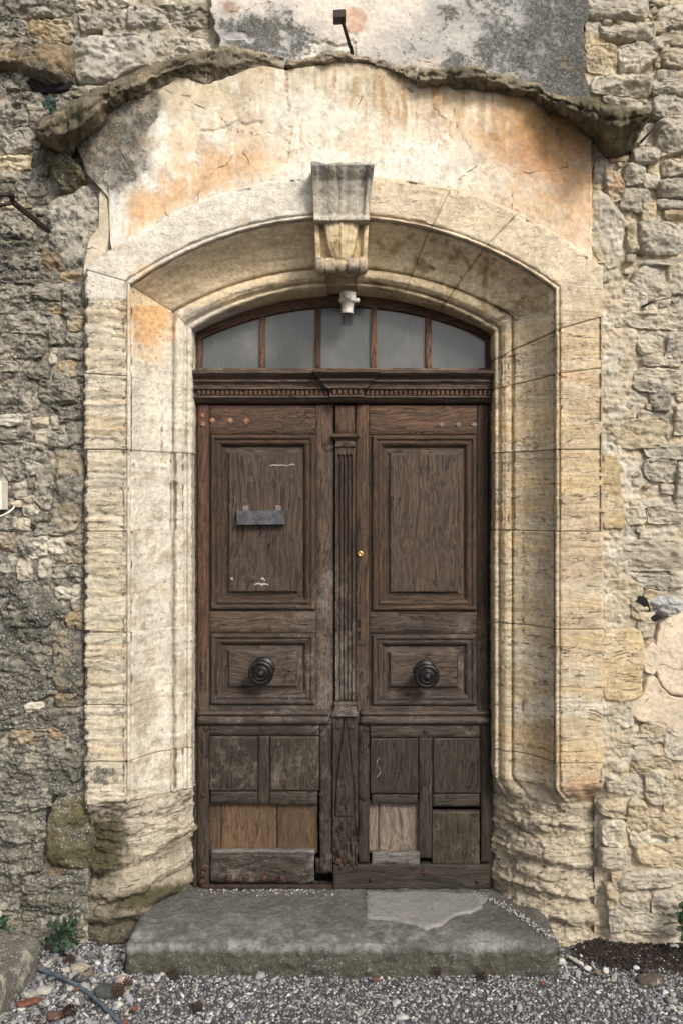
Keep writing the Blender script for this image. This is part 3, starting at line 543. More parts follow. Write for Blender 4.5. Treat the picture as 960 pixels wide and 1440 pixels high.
def stone(par, sp, typ, Yw, pr=.028, N=48, tilt=None, mat=None, name='stone', rough=1., tone=None):
    SEED[0] += 1; sd = SEED[0]; rng = np.random.RandomState(sd); flat = typ in 'SPA'
    o = outline(sp, 160, sd); c0 = o.mean(0); ext = o.max(0)-o.min(0); size = math.sqrt(np.prod(ext))/290
    lowR = par is WRT and c0[1] > 380; pr = pr*(.62 if lowR else 1)
    K = int(np.clip(size/.0085, 5, 19)) if N > 24 else 4; k, t = square_map(K+1); am = min(1, .25+size/.16)*rough*(.2 if flat else .72 if par is WRT else 1.12)
    s = np.minimum(k/K, 1.); r = 1-(1-s)**1.45; ti = t*160; i0 = np.floor(ti).astype(int) % 160; fr = (ti-np.floor(ti))[..., None]; q = o[i0]*(1-fr)+o[(i0+1) % 160]*fr; q = c0+(q-c0)*(r+(k > K)*.03)[..., None]
    d = (D+Yw)/F; G = np.stack([(q[..., 0]-480)*d, np.full(r.shape, Yw), CH+(720-q[..., 1])*d], -1)
    p_ = 34 if flat else rng.uniform(3.5, 7); h = (1-np.clip(r, 0, 1)**p_)**.62
    cw = np.array([(c0[0]-480)*d, 0, CH+(720-c0[1])*d]); u = (G[..., 0]-cw[0])/(ext[0]/2*d); v = (G[..., 2]-cw[2])/(ext[1]/2*d)
    if not flat:
        for _ in range(rng.randint(4, 8)):                       # broken faces
            a = rng.uniform(0, 6.283); h = np.minimum(h, rng.uniform(.82, 1.25)-rng.uniform(.10, .75)*(u*math.cos(a)+v*math.sin(a)))
    h = np.maximum(h, 0)
    tx, tz = (rng.uniform(-.14, .14), rng.uniform(-.20, .10)) if tilt is None else tilt
    if flat: tx = tz = 0
    if typ == 'Q': tx, tz = .05, -.18
    fw = np.clip((1-r)*8, 0, 1); G[..., 1] -= pr*1.1*h-fw*((G[..., 0]-cw[0])*tx+(G[..., 2]-cw[2])*tz)
    Q = G*[1, 0, 1]+[0, sd*.37, 0]
    G[..., 1] -= (.25+.75*fw)*am*(.012*fbm(Q, 8, 2)+.012*fbm(Q, 20, 3, 4.)+.008*fbm(Q, (9, 1, 44), 3, 6.)+.007*fbm(Q, 58, 2, 8.)-.012*np.abs(fbm(Q, 14, 3, 15.))-.010*sst(.10, 0, np.abs(fbm(Q, (10, 1, 17), 2, 19.))))
    e = np.exp(-((1-r)/.22))*(3. if flat else 1.); G[..., 0] += e*am*.009*fbm(Q, 28, 3, 1.); G[..., 2] += e*am*.009*fbm(Q, 28, 3, 2.)
    G[..., 1] = np.where(k > K, Yw+.06, G[..., 1])
    a, b_, m = TYP[typ]; n = fbm(Q, 7, 4, 5.); kt = rng.uniform(.86, 1.14) if par is WRT else rng.uniform(.70, 1.40) if tone is None else tone
    c = mixc(np.tile(np.array(a)*kt, r.shape+(1,)), np.array(b_)*kt, sst(-.15, .45, n)); mk = np.tile(np.array(m), r.shape+(1,))
    if par is WLF and c0[0] < 130 and typ in 'DgBGwK': dk = float(sst(700, 860, c0[1])); mk[..., 0] += .10*dk; c = c*(1-.20*dk)
    if par is WRT: mk[..., 0] = np.maximum(mk[..., 0]-(.14 if c0[1] < 560 else .17), .03); c = mixc(c, (.58, .50, .37), np.full(r.shape, (.34 if c0[1] < 380 else .42))) if not flat and typ not in 'QD' else c
    px, py = toPx(G); low = (px < 140)*sst(1110, 1280, py)
    mk[..., 0] = np.clip(mk[..., 0]+.18*n, 0, 1); mk[..., 1] = np.clip(mk[..., 1]+low*.35, 0, 1)
    return mesh(name, G.reshape(-1, 3), gfaces(2*K+3, 2*K+3), mat or (MPC if typ == 'P' else MP if typ == 'A' else MS if typ == 'S' else MR), par, np.clip(c, .01, .8).reshape(-1, 3), mk.reshape(-1, 3))
LEFT = '''66 8 90 34 D .04|12 12 26 40 D|18 38 42 24 g|72 43 62 30 T|24 114 46 26 g|74 124 30 14 W|106 130 54 16 w|142 30 62 30 W .03|212 28 64 30 G .04|268 26 66 32 W .03|168 3 62 16 W|245 4 84 18 W|258 72 86 34 w .03|304 38 15 66 W .01|128 6 40 16 W
38 141 42 20 g|20 165 38 22 g|26 199 40 38 G .03|58 168 34 20 g|50 152 24 14 D|21 231 48 22 T|16 249 32 16 W|44 262 42 34 g|58 232 24 40 D|20 286 32 16 T|24 317 50 38 D .04|20 350 58 24 D|30 369 66 20 D|76 370 34 36 K|44 389 84 22 D|48 411 86 24 D|30 433 64 18 D|44 453 84 32 D|80 434 30 16 K
102 421 26 50 g .045|102 390 32 14 K|107 456 24 22 T|40 491 50 26 D .035|14 478 26 18 D|106 478 24 18 g|105 499 26 14 g|75 505 10 18 w|80 476 22 20 D|56 524 32 22 D|34 529 14 18 g|12 516 28 16 D|96 520 30 24 K|88 532 26 16 D|18 562 48 36 D .035|84 553 60 34 g .045|44 561 22 22 D|14 590 36 16 G|22 614 54 17 D .03|57 594 24 14 T|95 582 50 22 D|78 594 12 20 W|60 616 24 18 W|106 610 22 32 g|82 620 30 26 D|12 638 28 20 D|48 637 36 26 D
46 658 22 22 G|22 666 34 22 g|97 693 42 108 B .035|64 684 28 64 D|12 684 22 34 g|30 690 20 24 w|24 709 15 10 W .03|44 712 22 28 w|60 731 28 18 D .03|12 736 26 20 g|34 738 22 18 W|10 762 26 30 K .03|10 791 24 30 g|96 786 48 22 B|96 803 46 18 g|105 759 26 14 K|62 748 24 22 D|80 742 22 20 D|38 772 24 30 g|36 801 22 30 W|55 771 26 30 W|64 800 20 28 W|80 768 26 22 W|92 835 28 18 W|107 840 12 38 W|12 822 26 32 D|36 830 24 22 g
86 857 28 22 D|106 874 26 26 K|35 893 62 22 D|74 896 30 22 D|98 931 41 86 B .04|16 916 38 13 D|46 924 52 36 D|18 942 46 26 g|44 966 52 38 D .035|10 968 26 30 D|70 955 26 48 D|98 984 40 18 K|50 994 28 14 W|14 1000 38 26 D|82 1006 50 24 D|30 1019 74 14 D|56 1036 84 24 K|90 1022 32 18 D|45 1053 74 20 D|12 1068 28 32 D|42 1079 54 34 D .03|86 1080 58 42 D .03|104 1046 20 42 g|14 1108 34 30 D|78 1107 86 18 D|38 1128 74 22 g .05 -8|32 1162 70 46 D .055
28 1209 66 36 D .05|60 1189 26 18 D|82 1225 56 12 K|70 1242 74 26 D .05|16 1240 32 42 D|66 1268 72 26 D .05|30 1263 18 20 g|14 1276 34 32 g|72 1293 54 28 g .045|42 1285 22 17 D|106 1281 16 44 g|113 1236 18 24 g|20 1301 44 14 K|48 1319 84 40 D .07|58 1346 66 12 g'''
RIGHT = '''867 12 88 34 G .04|946 24 46 30 W .03|882 46 76 22 W .045|945 56 38 16 T|845 82 46 44 T .02|921 62 22 18 g|922 40 24 18 T|950 84 42 28 T .03|936 107 30 15 g|958 106 16 14 T|873 122 84 28 W .05 4|938 125 54 22 g .045|882 150 56 20 G|942 152 52 32 G .05|944 195 50 46 g .06|906 221 39 22 G .05|891 247 30 30 G .045|915 254 22 20 W|950 236 40 22 W .04|945 266 42 28 g .045|868 219 24 17 T|863 262 27 44 O .03 -12|843 245 20 38 g|893 282 40 36 g|944 288 42 14 g|948 302 32 13 K|912 300 20 30 T|926 335 66 46 G .05|889 335 15 42 T .03|914 398 54 46 W .04|893 420 34 40 W|925 371 42 10 g .03|953 391 32 44 W .035|926 450 96 26 W .02
955 478 24 14 g|915 485 38 34 W .015|952 487 34 40 g .03|925 535 70 34 w .015|930 508 50 14 W|928 560 28 38 D .015|938 636 66 20 G .025|928 660 44 34 g .015|957 680 16 54 g .04|893 726 28 26 W .035|936 722 54 28 w|905 708 40 14 W|955 590 16 40 w
905 782 122 46 w .022|873 826 60 24 T .02|920 818 56 20 g|953 815 24 24 G .03|862 860 34 32 T|903 858 32 30 T .03|906 882 22 30 W .03|867 1006 42 50 W .03|925 1030 54 32 K|887 1041 52 17 T .035|855 1040 22 18 T .02|868 1062 30 30 T .03|911 1055 40 15 O .03|948 1052 36 34 W .03|915 1076 58 28 K|866 1080 30 14 O .02|866 1105 30 18 K|952 1115 40 62 T .02|925 1108 36 48 W|885 1100 24 24 W|864 1138 42 22 T|862 1172 32 38 W .02|862 1207 36 28 w .03|894 1150 28 50 T|900 1180 28 24 w|936 1160 54 32 T|932 1202 80 34 T .035
915 1235 94 27 g .055|891 1271 44 30 w .04|940 1273 48 46 G .055 -5|900 1297 66 24 g|860 1260 16 34 T|926 1308 66 13 G|868 1240 14 22 T|885 1250 24 12 T|866 1295 20 30 g'''
occ = np.zeros((1440, 960), bool)
def mark(sp):
    o = outline(sp, 24, 1) if isinstance(sp, list) else None
    if o is None: x0, x1, y0, y1 = sp[0]-sp[2]*.46, sp[0]+sp[2]*.46, sp[1]-sp[3]*.46, sp[1]+sp[3]*.46
    else: x0, y0 = o.min(0)+3; x1, y1 = o.max(0)-3
    occ[max(0, int(y0)):max(0, int(y1)), max(0, int(x0)):max(0, int(x1))] = True
def traced(txt, par, Yw, polys):
    for t in txt.replace('\n', '|').split('|'):
        a = t.split(); sp = (*map(float, a[:4]), float(a[6]) if len(a) > 6 else (float(a[5]) if len(a) > 5 and abs(float(a[5])) > 1 else random.uniform(-5, 5))); pr = next((float(x) for x in a[5:] if abs(float(x)) < 1), .022)
        stone(par, sp, a[4], Yw, pr); mark(sp)
    for sp, ty, pr in polys: stone(par, sp, ty, Yw, pr, 72); mark(sp)
YL, YR = -.275, -.315
traced(LEFT, WLF, YL, [([(-8,66),(40,62),(96,66),(108,80),(107,104),(98,124),(60,120),(28,104),(-8,98)], 'K', .10), ([(106,56),(150,52),(200,50),(212,62),(216,96),(180,112),(130,124),(108,118),(104,90)], 'G', .06),
    ([(66,290),(100,268),(130,260),(147,284),(150,312),(134,340),(122,375),(114,392),(92,385),(75,360),(67,330)], 'g', .05), ([(64,208),(92,210),(120,242),(128,262),(94,280),(84,260)], 'M', .10),
    ([(2,858),(20,832),(40,824),(62,826),(76,846),(74,880),(40,884),(8,880)], 'D', .055), ([(76,1124),(120,1118),(130,1150),(132,1200),(126,1222),(68,1218),(66,1180),(68,1150)], 'M', .06),
    ([(150,108),(185,100),(230,84),(236,98),(190,118),(150,130)], 'W', .02), ([(144,268),(156,276),(160,330),(152,368),(128,394),(119,394),(128,345),(147,318)], 'A', .052)])
traced(RIGHT, WRT, YR, [([(868,66),(905,62),(918,76),(924,84),(906,98),(893,108),(872,104),(866,84)], 'W', .05), ([(829,275),(838,266),(850,270),(880,310),(873,345),(868,372),(858,380),(838,364),(828,340)], 'W', .020), ([(843,640),(868,640),(872,690),(878,745),(843,745)], 'S', .036), ([(843,600),(868,606),(880,590),(938,586),(942,628),(870,634)], 'T', .022),
    ([(843,884),(898,882),(904,900),(906,930),(900,950),(903,980),(880,988),(843,984)], 'S', .036), ([(911,845),(922,840),(944,837),(958,843),(963,855),(952,864),(938,868),(926,866),(915,858)], 'Q', .06),
    ([(924,880),(940,866),(975,846),(976,976),(955,978),(938,976),(924,956),(918,930)], 'P', .020), ([(902,915),(916,902),(926,912),(926,935),(918,950),(905,946),(902,932)], 'P', .020), ([(884,985),(902,978),(908,952),(921,950),(930,968),(944,980),(975,982),(975,1036),(950,1038),(932,1024),(896,1014),(882,1000)], 'P', .020)])
def fill(par, x0, x1, y0, y1, Yw, n, types, smin, smax, ok):
    k = 0
    for _ in range(6000):
        if k >= n: break
        w_ = random.uniform(smin, smax); h_ = w_*random.uniform(.5, .9); x = random.uniform(x0, x1); y = random.uniform(y0, y1)
        a, b_, c_, d_ = int(max(0, x-w_/2)), int(min(959, x+w_/2)), int(max(0, y-h_/2)), int(min(1439, y+h_/2))
        if b_ <= a or d_ <= c_ or not ok(x, y) or occ[c_:d_, a:b_].mean() > .12: continue
        sp = (x, y, w_, h_, random.uniform(-25, 25)); stone(par, sp, random.choice(types), Yw, random.uniform(.006, .016), 30); occ[c_:d_, a:b_] = True; k += 1
okL = lambda x, y: x < 118 or y < 120; okR = lambda x, y: x > 850+(30 if 640 < y < 745 else 58 if 880 < y < 985 else 0)
fill(WLF, 0, 118, 140, 1340, YL, 62, 'DDgDDKg', 9, 24, okL); fill(WLF, 0, 300, 0, 120, YL, 14, 'gWwG', 8, 20, okL)
fill(WRT, 850, 960, 170, 1310, YR, 34, 'TwTWgT', 8, 20, okR); fill(WRT, 826, 960, 0, 170, YR, 26, 'TTgw', 8, 18, okR)
def far(par, x0, x1, types, Yw, y0=-260, y1=1340):      # the wall runs on beyond the photo
    y = y1
    while y > y0:
        h_ = random.uniform(46, 84); x = x0
        while x < x1:
            w_ = min(random.uniform(60, 150), x1-x+2); stone(par, (x+w_/2, y-h_/2, w_*.95, h_*.9, random.uniform(-3, 3)), random.choice(types), Yw, random.uniform(.02, .05), 24); x += w_
        y -= h_
far(WLF, -330, -6, 'DDgDM', YL, 0); far(WRT, 968, 1290, 'WTwGT', YR, 0)
def mortar(par, xs, ys, Yw, base, alt, msk, amp=.011, name='mortar', sd=0., lift=None):
    X, Z = np.meshgrid(xs, ys, indexing='ij'); d = (D+Yw)/F; G = np.stack([(X-480)*d, np.full_like(X, Yw), CH+(720-Z)*d], -1)
    n = fbm(G, 6, 4, sd); n2 = fbm(G, 26, 4, sd+3); G[..., 1] -= amp*(.8*n+.7*n2+.5*fbm(G, 60, 2, sd+5)-.9*np.abs(fbm(G, 15, 3, sd+9))+.6*fbm(G, (9, 1, 44), 3, sd+12))
    G[..., 1] -= 0 if lift is None else lift(X, Z)
    c = mixc(np.tile(base, X.shape+(1,)), alt, sst(-.1, .35, fbm(G, 9, 4, sd+7))); m = np.tile(np.array(msk, float), X.shape+(1,)); m[..., 0] = np.clip(m[..., 0]+.3*n, 0, 1)
    px, py = toPx(G); return mesh(name, G.reshape(-1, 3), gfaces(len(xs), len(ys)), MR, par, np.clip(c, .01, .8).reshape(-1, 3), m.reshape(-1, 3))
mortar(WLF, np.concatenate([np.linspace(-340, -20, 40), np.arange(-17, 126, 2.2)]), np.concatenate([np.linspace(-280, -10, 30), np.arange(-7, 1372, 2.4)]), YL, (.24, .215, .165), (.46, .42, .34), (.55, .15, .1), .014, sd=2.)
mortar(WLF, np.arange(146, 320, 2.4), np.concatenate([np.linspace(-280, -10, 20), np.arange(-7, 250, 2.4)]), YL-.01, (.42, .37, .28), (.58, .53, .44), (.25, 0, .1), .012, sd=4.)
mortar(WLF, np.arange(118, 166, 2.4), np.arange(120, 400, 2.4), -.30, (.40, .36, .28), (.52, .47, .39), (.38, .1, .1), .012, sd=5.)
mortar(WRT, np.arange(822, 852, 2.2), np.concatenate([np.linspace(-280, -10, 30), np.arange(-7, 372, 2.4)]), YR, (.55, .44, .28), (.62, .55, .43), (.16, 0, .2), .013, sd=6.)
mortar(WRT, np.concatenate([np.arange(839, 975, 2.2), np.linspace(978, 1300, 40)]), np.concatenate([np.linspace(-280, -10, 30), np.arange(-7, 1345, 2.4)]), YR+.012, (.55, .46, .34), (.60, .545, .45), (.18, 0, .2), .015, sd=6., lift=lambda X, Z: .028*sst(390, 440, Z)*sst(1140, 1090, Z)*sst(905, 860, X)-.045*sst(872, 842, X)*sst(1085, 1125, Z))
# flat black patches, painting the shade of hollows beside the flint
for pts in ([(894,845),(901,838),(909,842),(913,853),(915,861),(908,858),(902,850)], [(915,868),(921,864),(931,868),(924,873),(916,874)]): stone(WRT, pts, 'D', YR-.020, .004, 30, mat=MDK, name='hollow_shade', rough=.2)
stone(WLF, [(28,102),(60,118),(98,122),(104,112),(96,128),(60,130),(40,120)], 'D', YL-.02, .006, 30, mat=MDK, name='hollow_shade', rough=.2)  # black patch, painted shade under the jutting stone
stone(WLF, [(66,1140),(74,1120),(80,1116),(74,1136),(69,1160),(65,1160)], 'D', YL-.018, .004, 24, mat=MDK, name='hollow_shade', rough=.2)  # black patch, shade of a gap put into the colour

# rendered wall above the hood
def render_wall():
    ys = np.concatenate([np.linspace(-280, -8, 24), np.arange(-6, 152, 2.)]); xs = np.arange(298, 856, 2.1)
    lo = np.interp(ys, [-280, 0, 20, 40, 62, 152], [296, 297, 299, 303, 309, 312]); hi = np.interp(ys, [-280, -6, 8, 18, 35, 60, 78, 100, 116, 134, 152], [828, 824, 830, 831, 821, 824, 824, 824, 832, 853, 858])
    t = np.linspace(0, 1, len(xs)); X = lo[None]+(hi-lo)[None]*t[:, None]; bt = interp(X[:, -1], HOOD, 1)*.4+interp(X[:, -1], HOOD, 3)*.6; Z = np.where(ys[None] > 40, 40+(ys[None]-40)*((bt[:, None]-40)/112), ys[None]); Yw = -.342; d = (D+Yw)/F
    G = np.stack([(X-480)*d, np.full_like(X, Yw), CH+(720-Z)*d], -1); e = np.clip(1-np.minimum(t, 1-t)/.012, 0, 1)[:, None]
    G[..., 0] += e*.012*fbm(G*[0, 0, 1], (1, 1, 22), 4); px, py = toPx(G); n = fbm(G, 7, 4, 3.); n2 = fbm(G, 24, 4, 4.); n3 = fbm(G, 60, 3, 5.)
    tri = np.minimum(np.minimum((py-58)/14+n2, (px-420-(85-py)*.9)/14+n2*1.2), (565-px-(85-py)*1.6*.9)/30+n2)*1.0; tri = sst(-.2, .2, tri)*(py < 100)*(px > 395)*(px < 500)
    disc = blob(px, py, 498, 28, 18, 19, .12, 0, n2*.12); old = blob(px, py, 332, 50, 16, 6, .2, 0, n2*.3); old = np.maximum(old, blob(px, py, 352, 55, 6, 5, .3, 0, n2*.3))
    G[..., 1] += -.003*n-.0022*n2-.0015*n3+.010*tri+.006*old-.003*disc
    c = np.tile((.47, .44, .395), px.shape+(1,)); c = mixc(c, (.62, .55, .475), sst(.1, .4, blob(px, py, 440, 0, 130, 60, .6, 0, n*.4))); g = np.clip(blob(px, py, 365, 52, 78, 42, .6, 0, n*.5)*.85+sst(590, 700, px+n*60)*.62+blob(px, py, 600, 80, 70, 50, .7, 0, n*.5)*.4+sst(120, 20, px-640)*0, 0, 1)
    c = mixc(c, (.30, .30, .295), g*(1.+.4*n2)); c = mixc(c, (.15, .15, .15), sst(690, 770, px+n*50)*.8)
    c = mixc(c, (.66, .62, .53), tri); c = mixc(c, (.52, .35, .26), disc*.95); c = mixc(c, (.30, .17, .11), blob(px, py, 323, 10, 10, 8, .5, 30, n2*.4)*.8); c = mixc(c, (.64, .47, .36), blob(px, py, 610, 96, 40, 12, .6, 0, n*.5)*.3)
    m = np.stack([np.clip(.16+.72*g+.3*n*g+.22*sst(690, 800, px)-.4*tri-.5*disc-.5*old, 0, 1), 0*px, 0*px], -1)
    Gs = skirt(G, .05); c = np.pad(c, ((1, 1), (1, 1), (0, 0)), mode='edge'); m = np.pad(m, ((1, 1), (1, 1), (0, 0)), mode='edge')
    mesh('render_coat', Gs.reshape(-1, 3), gfaces(Gs.shape[0], Gs.shape[1]), MP, WUP, np.clip(c, .01, .8).reshape(-1, 3), m.reshape(-1, 3))
render_wall()

# ---------------- wooden doors ----------------
BR = np.array((.050, .0275, .0148)); BG = np.array((.054, .0345, .0225)); WARM = np.array((.095, .058, .031)); RED = np.array((.064, .030, .0165)); PALEW = np.array((.165, .128, .100))
def wattr(V, base, grain, wear=None, moss=None):
    px, py = toPx(V); n = fbm(V, 6, 3, 2.)
    c = np.tile(np.asarray(base, float), px.shape+(1,))*(1+.15*n[..., None]); c = mixc(c, RED*1.05, sst(300, 280, px)*.45*(py < 1000)); c = mixc(c, (.088, .042, .021), sst(640, 575, py)*.65); lo_ = float(np.asarray(base)[0] < .075); c = mixc(c, (.052, .041, .034), sst(860, 1000, py)*.5*lo_); c = mixc(c, (.026, .0195, .0125), sst(1005, 1040, py)*.8*lo_)
    w_ = np.clip(.02+.46*sst(650, 900, py)*sst(1120, 1000, py)+.22*sst(380, 460, px)*sst(520, 480, px)*sst(600, 700, py)+.2*sst(1020, 1100, py)+.2*n, 0, 1) if wear is None else np.clip(wear+.2*n, 0, 1)
    m_ = np.clip(.55*sst(1000, 1050, py)*(.6+.7*n), 0, 1)*sst(560, 420, px)+.0 if moss is None else moss+0*px
    return c, np.stack([w_, m_, np.full(px.shape, float(grain))], -1)
def lin(a, b, step, e=.0025):
    n = max(2, int((b-a)/step)); return np.concatenate([[a], np.linspace(a+e, b-e, n), [b]])
def board(name, par, x0, x1, y0, y1, yf, grain, base=BR, th=.04, rough=.0012, worn=0., mat=None, wear=None, moss=None, edge=None):
    a, b_ = P(x0, y1, yf), P(x1, y0, yf); st = .012 if worn else .022
    X, Z = np.meshgrid(lin(a[0], b_[0], st), lin(a[2], b_[2], st), indexing='ij'); G = np.stack([X, np.full_like(X, yf), Z], -1); sd = random.uniform(0, 50)
    sc = (5, 5, 40) if grain else (40, 5, 5); G[..., 1] -= rough*(fbm(G, sc, 3, sd)+.6*fbm(G, 9, 2, sd))
    for s_ in (np.s_[0], np.s_[-1], np.s_[:, 0], np.s_[:, -1]): G[s_][..., 1] += .0025
    if worn:
        ex = np.minimum(X-a[0], b_[0]-X); ez = np.minimum(Z-a[2], b_[2]-Z); e = np.exp(-np.minimum(ex, ez)/.02)
        nn = fbm(G, (22, 1, 14) if not grain else (14, 1, 22), 4, sd); G[..., 1] += worn*(e*.5*np.abs(nn)+.5*np.maximum(0, fbm(G, (40, 1, 7) if not grain else (7, 1, 40), 3, sd+5)))
        k = np.minimum(ex, ez) < .001; G[..., 0] += np.where(k & (ex < .001), np.sign((a[0]+b_[0])/2-X)*worn*.5*np.abs(nn), 0); G[..., 2] += np.where(k & (ez < .001), np.sign((a[2]+b_[2])/2-Z)*worn*.5*np.abs(nn), 0)
    if edge: G = edge(G)
    Gs = skirt(G, th); c, m = wattr(Gs, base, grain, wear, moss)
    return mesh(name, Gs.reshape(-1, 3), gfaces(Gs.shape[0], Gs.shape[1]), mat or MW, par, np.clip(c, .005, .8).reshape(-1, 3), m.reshape(-1, 3), True)
def moulding(name, par, x0, x1, y0, y1, prof, base=BR, center=None, smooth=False, wear=None, moss=None, grain_c=0):
    V, Fc, Gr = [], [], []
    for side in range(4):
        b0 = len(V); ns = 7
        for ins, y in prof:
            xa, xb, ya, yb = x0+ins, x1-ins, y0+ins, y1-ins
            p, q = [((xa, ya), (xb, ya)), ((xb, ya), (xb, yb)), ((xb, yb), (xa, yb)), ((xa, yb), (xa, ya))][side]
            for t in np.linspace(0, 1, ns): V.append(P(lerp(p[0], q[0], t), lerp(p[1], q[1], t), 0)*[1, 0, 1]+[0, y, 0]); Gr.append(1-side % 2)
        Fc += [[int(i) for i in f] for f in gfaces(len(prof), ns, b0)]
    if center is not None:
        b0 = len(V); i, y = prof[-1]; nx, nz = 14, 24
        A, B_ = P(x0+i, y1-i, 0), P(x1-i, y0+i, 0); X, Z = np.meshgrid(np.linspace(A[0], B_[0], nx), np.linspace(A[2], B_[2], nz), indexing='ij'); g = np.stack([X, np.full_like(X, y), Z], -1)
        g[1:-1, 1:-1, 1] -= (.0012*fbm(g, (40, 1, 4), 3)+.0012*fbm(g, 7, 2))[1:-1, 1:-1]
        V += list(g.reshape(-1, 3)); Gr += [grain_c]*(nx*nz); Fc += [[int(i) for i in f] for f in gfaces(nx, nz, b0)]
    V = np.array(V); c, m = wattr(V, base, 0, wear, moss); m[:, 2] = Gr
    return mesh(name, V, Fc, MW, par, np.clip(c, .005, .8), m, smooth)
def box(name, par, x0, x1, y0, y1, ya, yb, mat, base=BR, grain=0, b=.002, wear=None, moss=None):
    p, q = P(x0, y1, 0), P(x1, y0, 0); V, Fc = boxVF(p[0], q[0], ya, yb, p[2], q[2], b); c, m = wattr(V, base, grain, wear, moss)
    return fixnorm(mesh(name, V, Fc, mat, par, c, m, False))
BOL = [(-4, .006), (0, .004), (0, -.010), (.8, -.015), (2, -.0185), (4, -.020), (5.5, -.018), (6.5, -.0135), (7, -.010), (8.6, -.010), (9, -.0135), (10.5, -.015), (12.5, -.0125), (14.3, -.006), (15.5, .001), (16.4, .006), (17, .008)]
FLD = [(0, .009), (1, .009), (8, .006), (8.4, .002), (8.6, -.004), (9.4, -.0060), (10.6, -.0065)]
def diamond(name, par, px, py, r, y, mat, ang=0):
    c = P(px, py, 0); r = r/273; V = [(c[0]+r*.95*math.cos(math.radians(ang+90*k)), y, c[2]+r*.95*math.sin(math.radians(ang+90*k))) for k in range(4)]; V2 = [(c[0]+(v[0]-c[0])*.55, y-.004, c[2]+(v[2]-c[2])*.55) for v in V]; V0 = [(v[0], y+.012, v[2]) for v in V]
    return mesh(name, np.array(V0+V+V2), [[0,1,5,4],[1,2,6,5],[2,3,7,6],[3,0,4,7],[4,5,9,8],[5,6,10,9],[6,7,11,10],[7,4,8,11],[8,9,10,11]], mat, par, smooth=False)
def knob(par, px, py):
    c = P(px, py, 0); c[1] = -.003; ax = (-.045 if px < 480 else -.01, -1, -.09)
    sc_ = 1.12; pr = [(0,.050),(.008,.053),(.013,.050),(.016,.040),(.020,.036),(.026,.040),(.030,.038),(.036,.028),(.052,.026),(.060,.034),(.066,.050),(.073,.056),(.080,.0575),(.087,.055),(.091,.047),(.089,.040),(.087,.036),(.090,.032),(.096,.031),(.098,.027),(.095,.022),(.094,.018),(.098,.016),(.104,.012),(.106,.006),(.1065,0)]
    V, Fc = latheVF([(q*1.3, r*sc_) for q, r in pr], c, ax, 32); o = mesh('knob', V, Fc, MIB, par); return o
L1 = thing('door_leaf', (P(373, 0, 0)[0], 0, 0), 'left brown panelled door leaf with metal letter flap and worn lower panels', 'door')
L2 = thing('door_leaf', (P(580, 0, 0)[0], 0, 0), 'right brown panelled door leaf with fluted pilaster strip and brass lock', 'door')
V_, H_ = 0, 1
# left leaf
board('stile', L1, 278, 294, 569, 1246, 0, V_, RED*.95, .05); board('stile', L1, 444.6, 469.3, 569, 1018, 0, V_, BG, .05)
board('rail', L1, 294.4, 444.2, 570, 611, -.0005, H_, BR, .05, edge=None); board('rail', L1, 294.4, 444.2, 859, 890, -.0005, H_, BG, .05); board('rail', L1, 294.4, 444.2, 991, 1000, -.0005, H_, BG, .05)
moulding('panel_moulding', L1, 297, 443, 611.5, 857, BOL, BR); moulding('panel', L1, 313.5, 426.5, 628, 840.5, FLD, BG*1.05, 1, True)
moulding('panel_moulding', L1, 297, 443, 890.5, 990, BOL, BG); moulding('panel', L1, 313.5, 426.5, 907, 973.5, FLD, BG, 1, True, grain_c=1)
def dado(par, x0, x1):
    pr = [(997.5, .0), (998.5, -.012), (1000, -.024), (1002.5, -.027), (1004.5, -.022), (1005.5, -.012), (1006.5, -.012), (1007.5, -.020), (1010, -.028), (1013, -.030), (1016, -.024), (1018.5, -.012), (1019.2, .0)]
    xs = np.linspace(x0, x1, 40); G = np.array([[P(x, y_, 0)*[1, 0, 1]+[0, d_, 0] for y_, d_ in pr] for x in xs]); G[..., 1] += .002*fbm(G, (8, 1, 30), 3); G = np.concatenate([(G[:1]*[1, 0, 1]+[0, .01, 0]), G, (G[-1:]*[1, 0, 1]+[0, .01, 0])], 0)
    c, m = wattr(G, BG, 1, .50); mesh('dado_rail', G.reshape(-1, 3), gfaces(G.shape[0], len(pr)), MW, par, c.reshape(-1, 3), m.reshape(-1, 3))
dado(L1, 279.5, 461.5); dado(L2, 507, 686)
# left leaf, worn lower part
board('rail', L1, 294.4, 449, 1019, 1034.6, -.003, H_, BR*.8, .05, worn=.004); board('stile', L1, 449.4, 467.6, 1019, 1228, -.002, V_, BR*.85, .05, worn=.010, wear=.5)
board('muntin', L1, 363, 379, 1035, 1131, -.002, V_, BR*.75, .045, worn=.004)
LOWP = [(0, .010), (.6, -.001), (1.6, -.0035), (3, -.004)]
for x0, x1 in ((293.6, 362.6), (379.6, 449)): moulding('lower_panel', L1, x0, x1, 1035, 1112.4, LOWP, BR*.8, 1, True, wear=.56, moss=.62)
board('cross_rail', L1, 296, 362.6, 1113, 1131, .001, H_, BR*.85, .04, worn=.005, wear=.5); board('cross_rail', L1, 379.4, 446.5, 1113, 1132, .001, H_, BR*.85, .04, worn=.005, wear=.5, moss=.6)
for x0, x1, k in ((294, 310.6, .97), (311.4, 389, 1.08), (390.2, 447, .95)): board('back_plank', L1, x0, x1, 1126, 1200, .032, V_, WARM*k, .02, mat=MPN, wear=.12, moss=0, worn=.002)
board('sill_strip', L1, 296, 443, 1195, 1202, .010, H_, (.10, .092, .085), .03, worn=.009, wear=.6, moss=0)
board('bottom_rail', L1, 294.5, 442, 1201, 1243, -.004, H_, BR*.75, .05, worn=.022, wear=.55, moss=.1); board('splice', L1, 443, 461, 1208, 1230, .010, V_, BR*.7, .03, worn=.014)
o = box('threshold_bar', L1, 283, 467, 1243.5, 1250, -.012, .03, MI, b=.003)
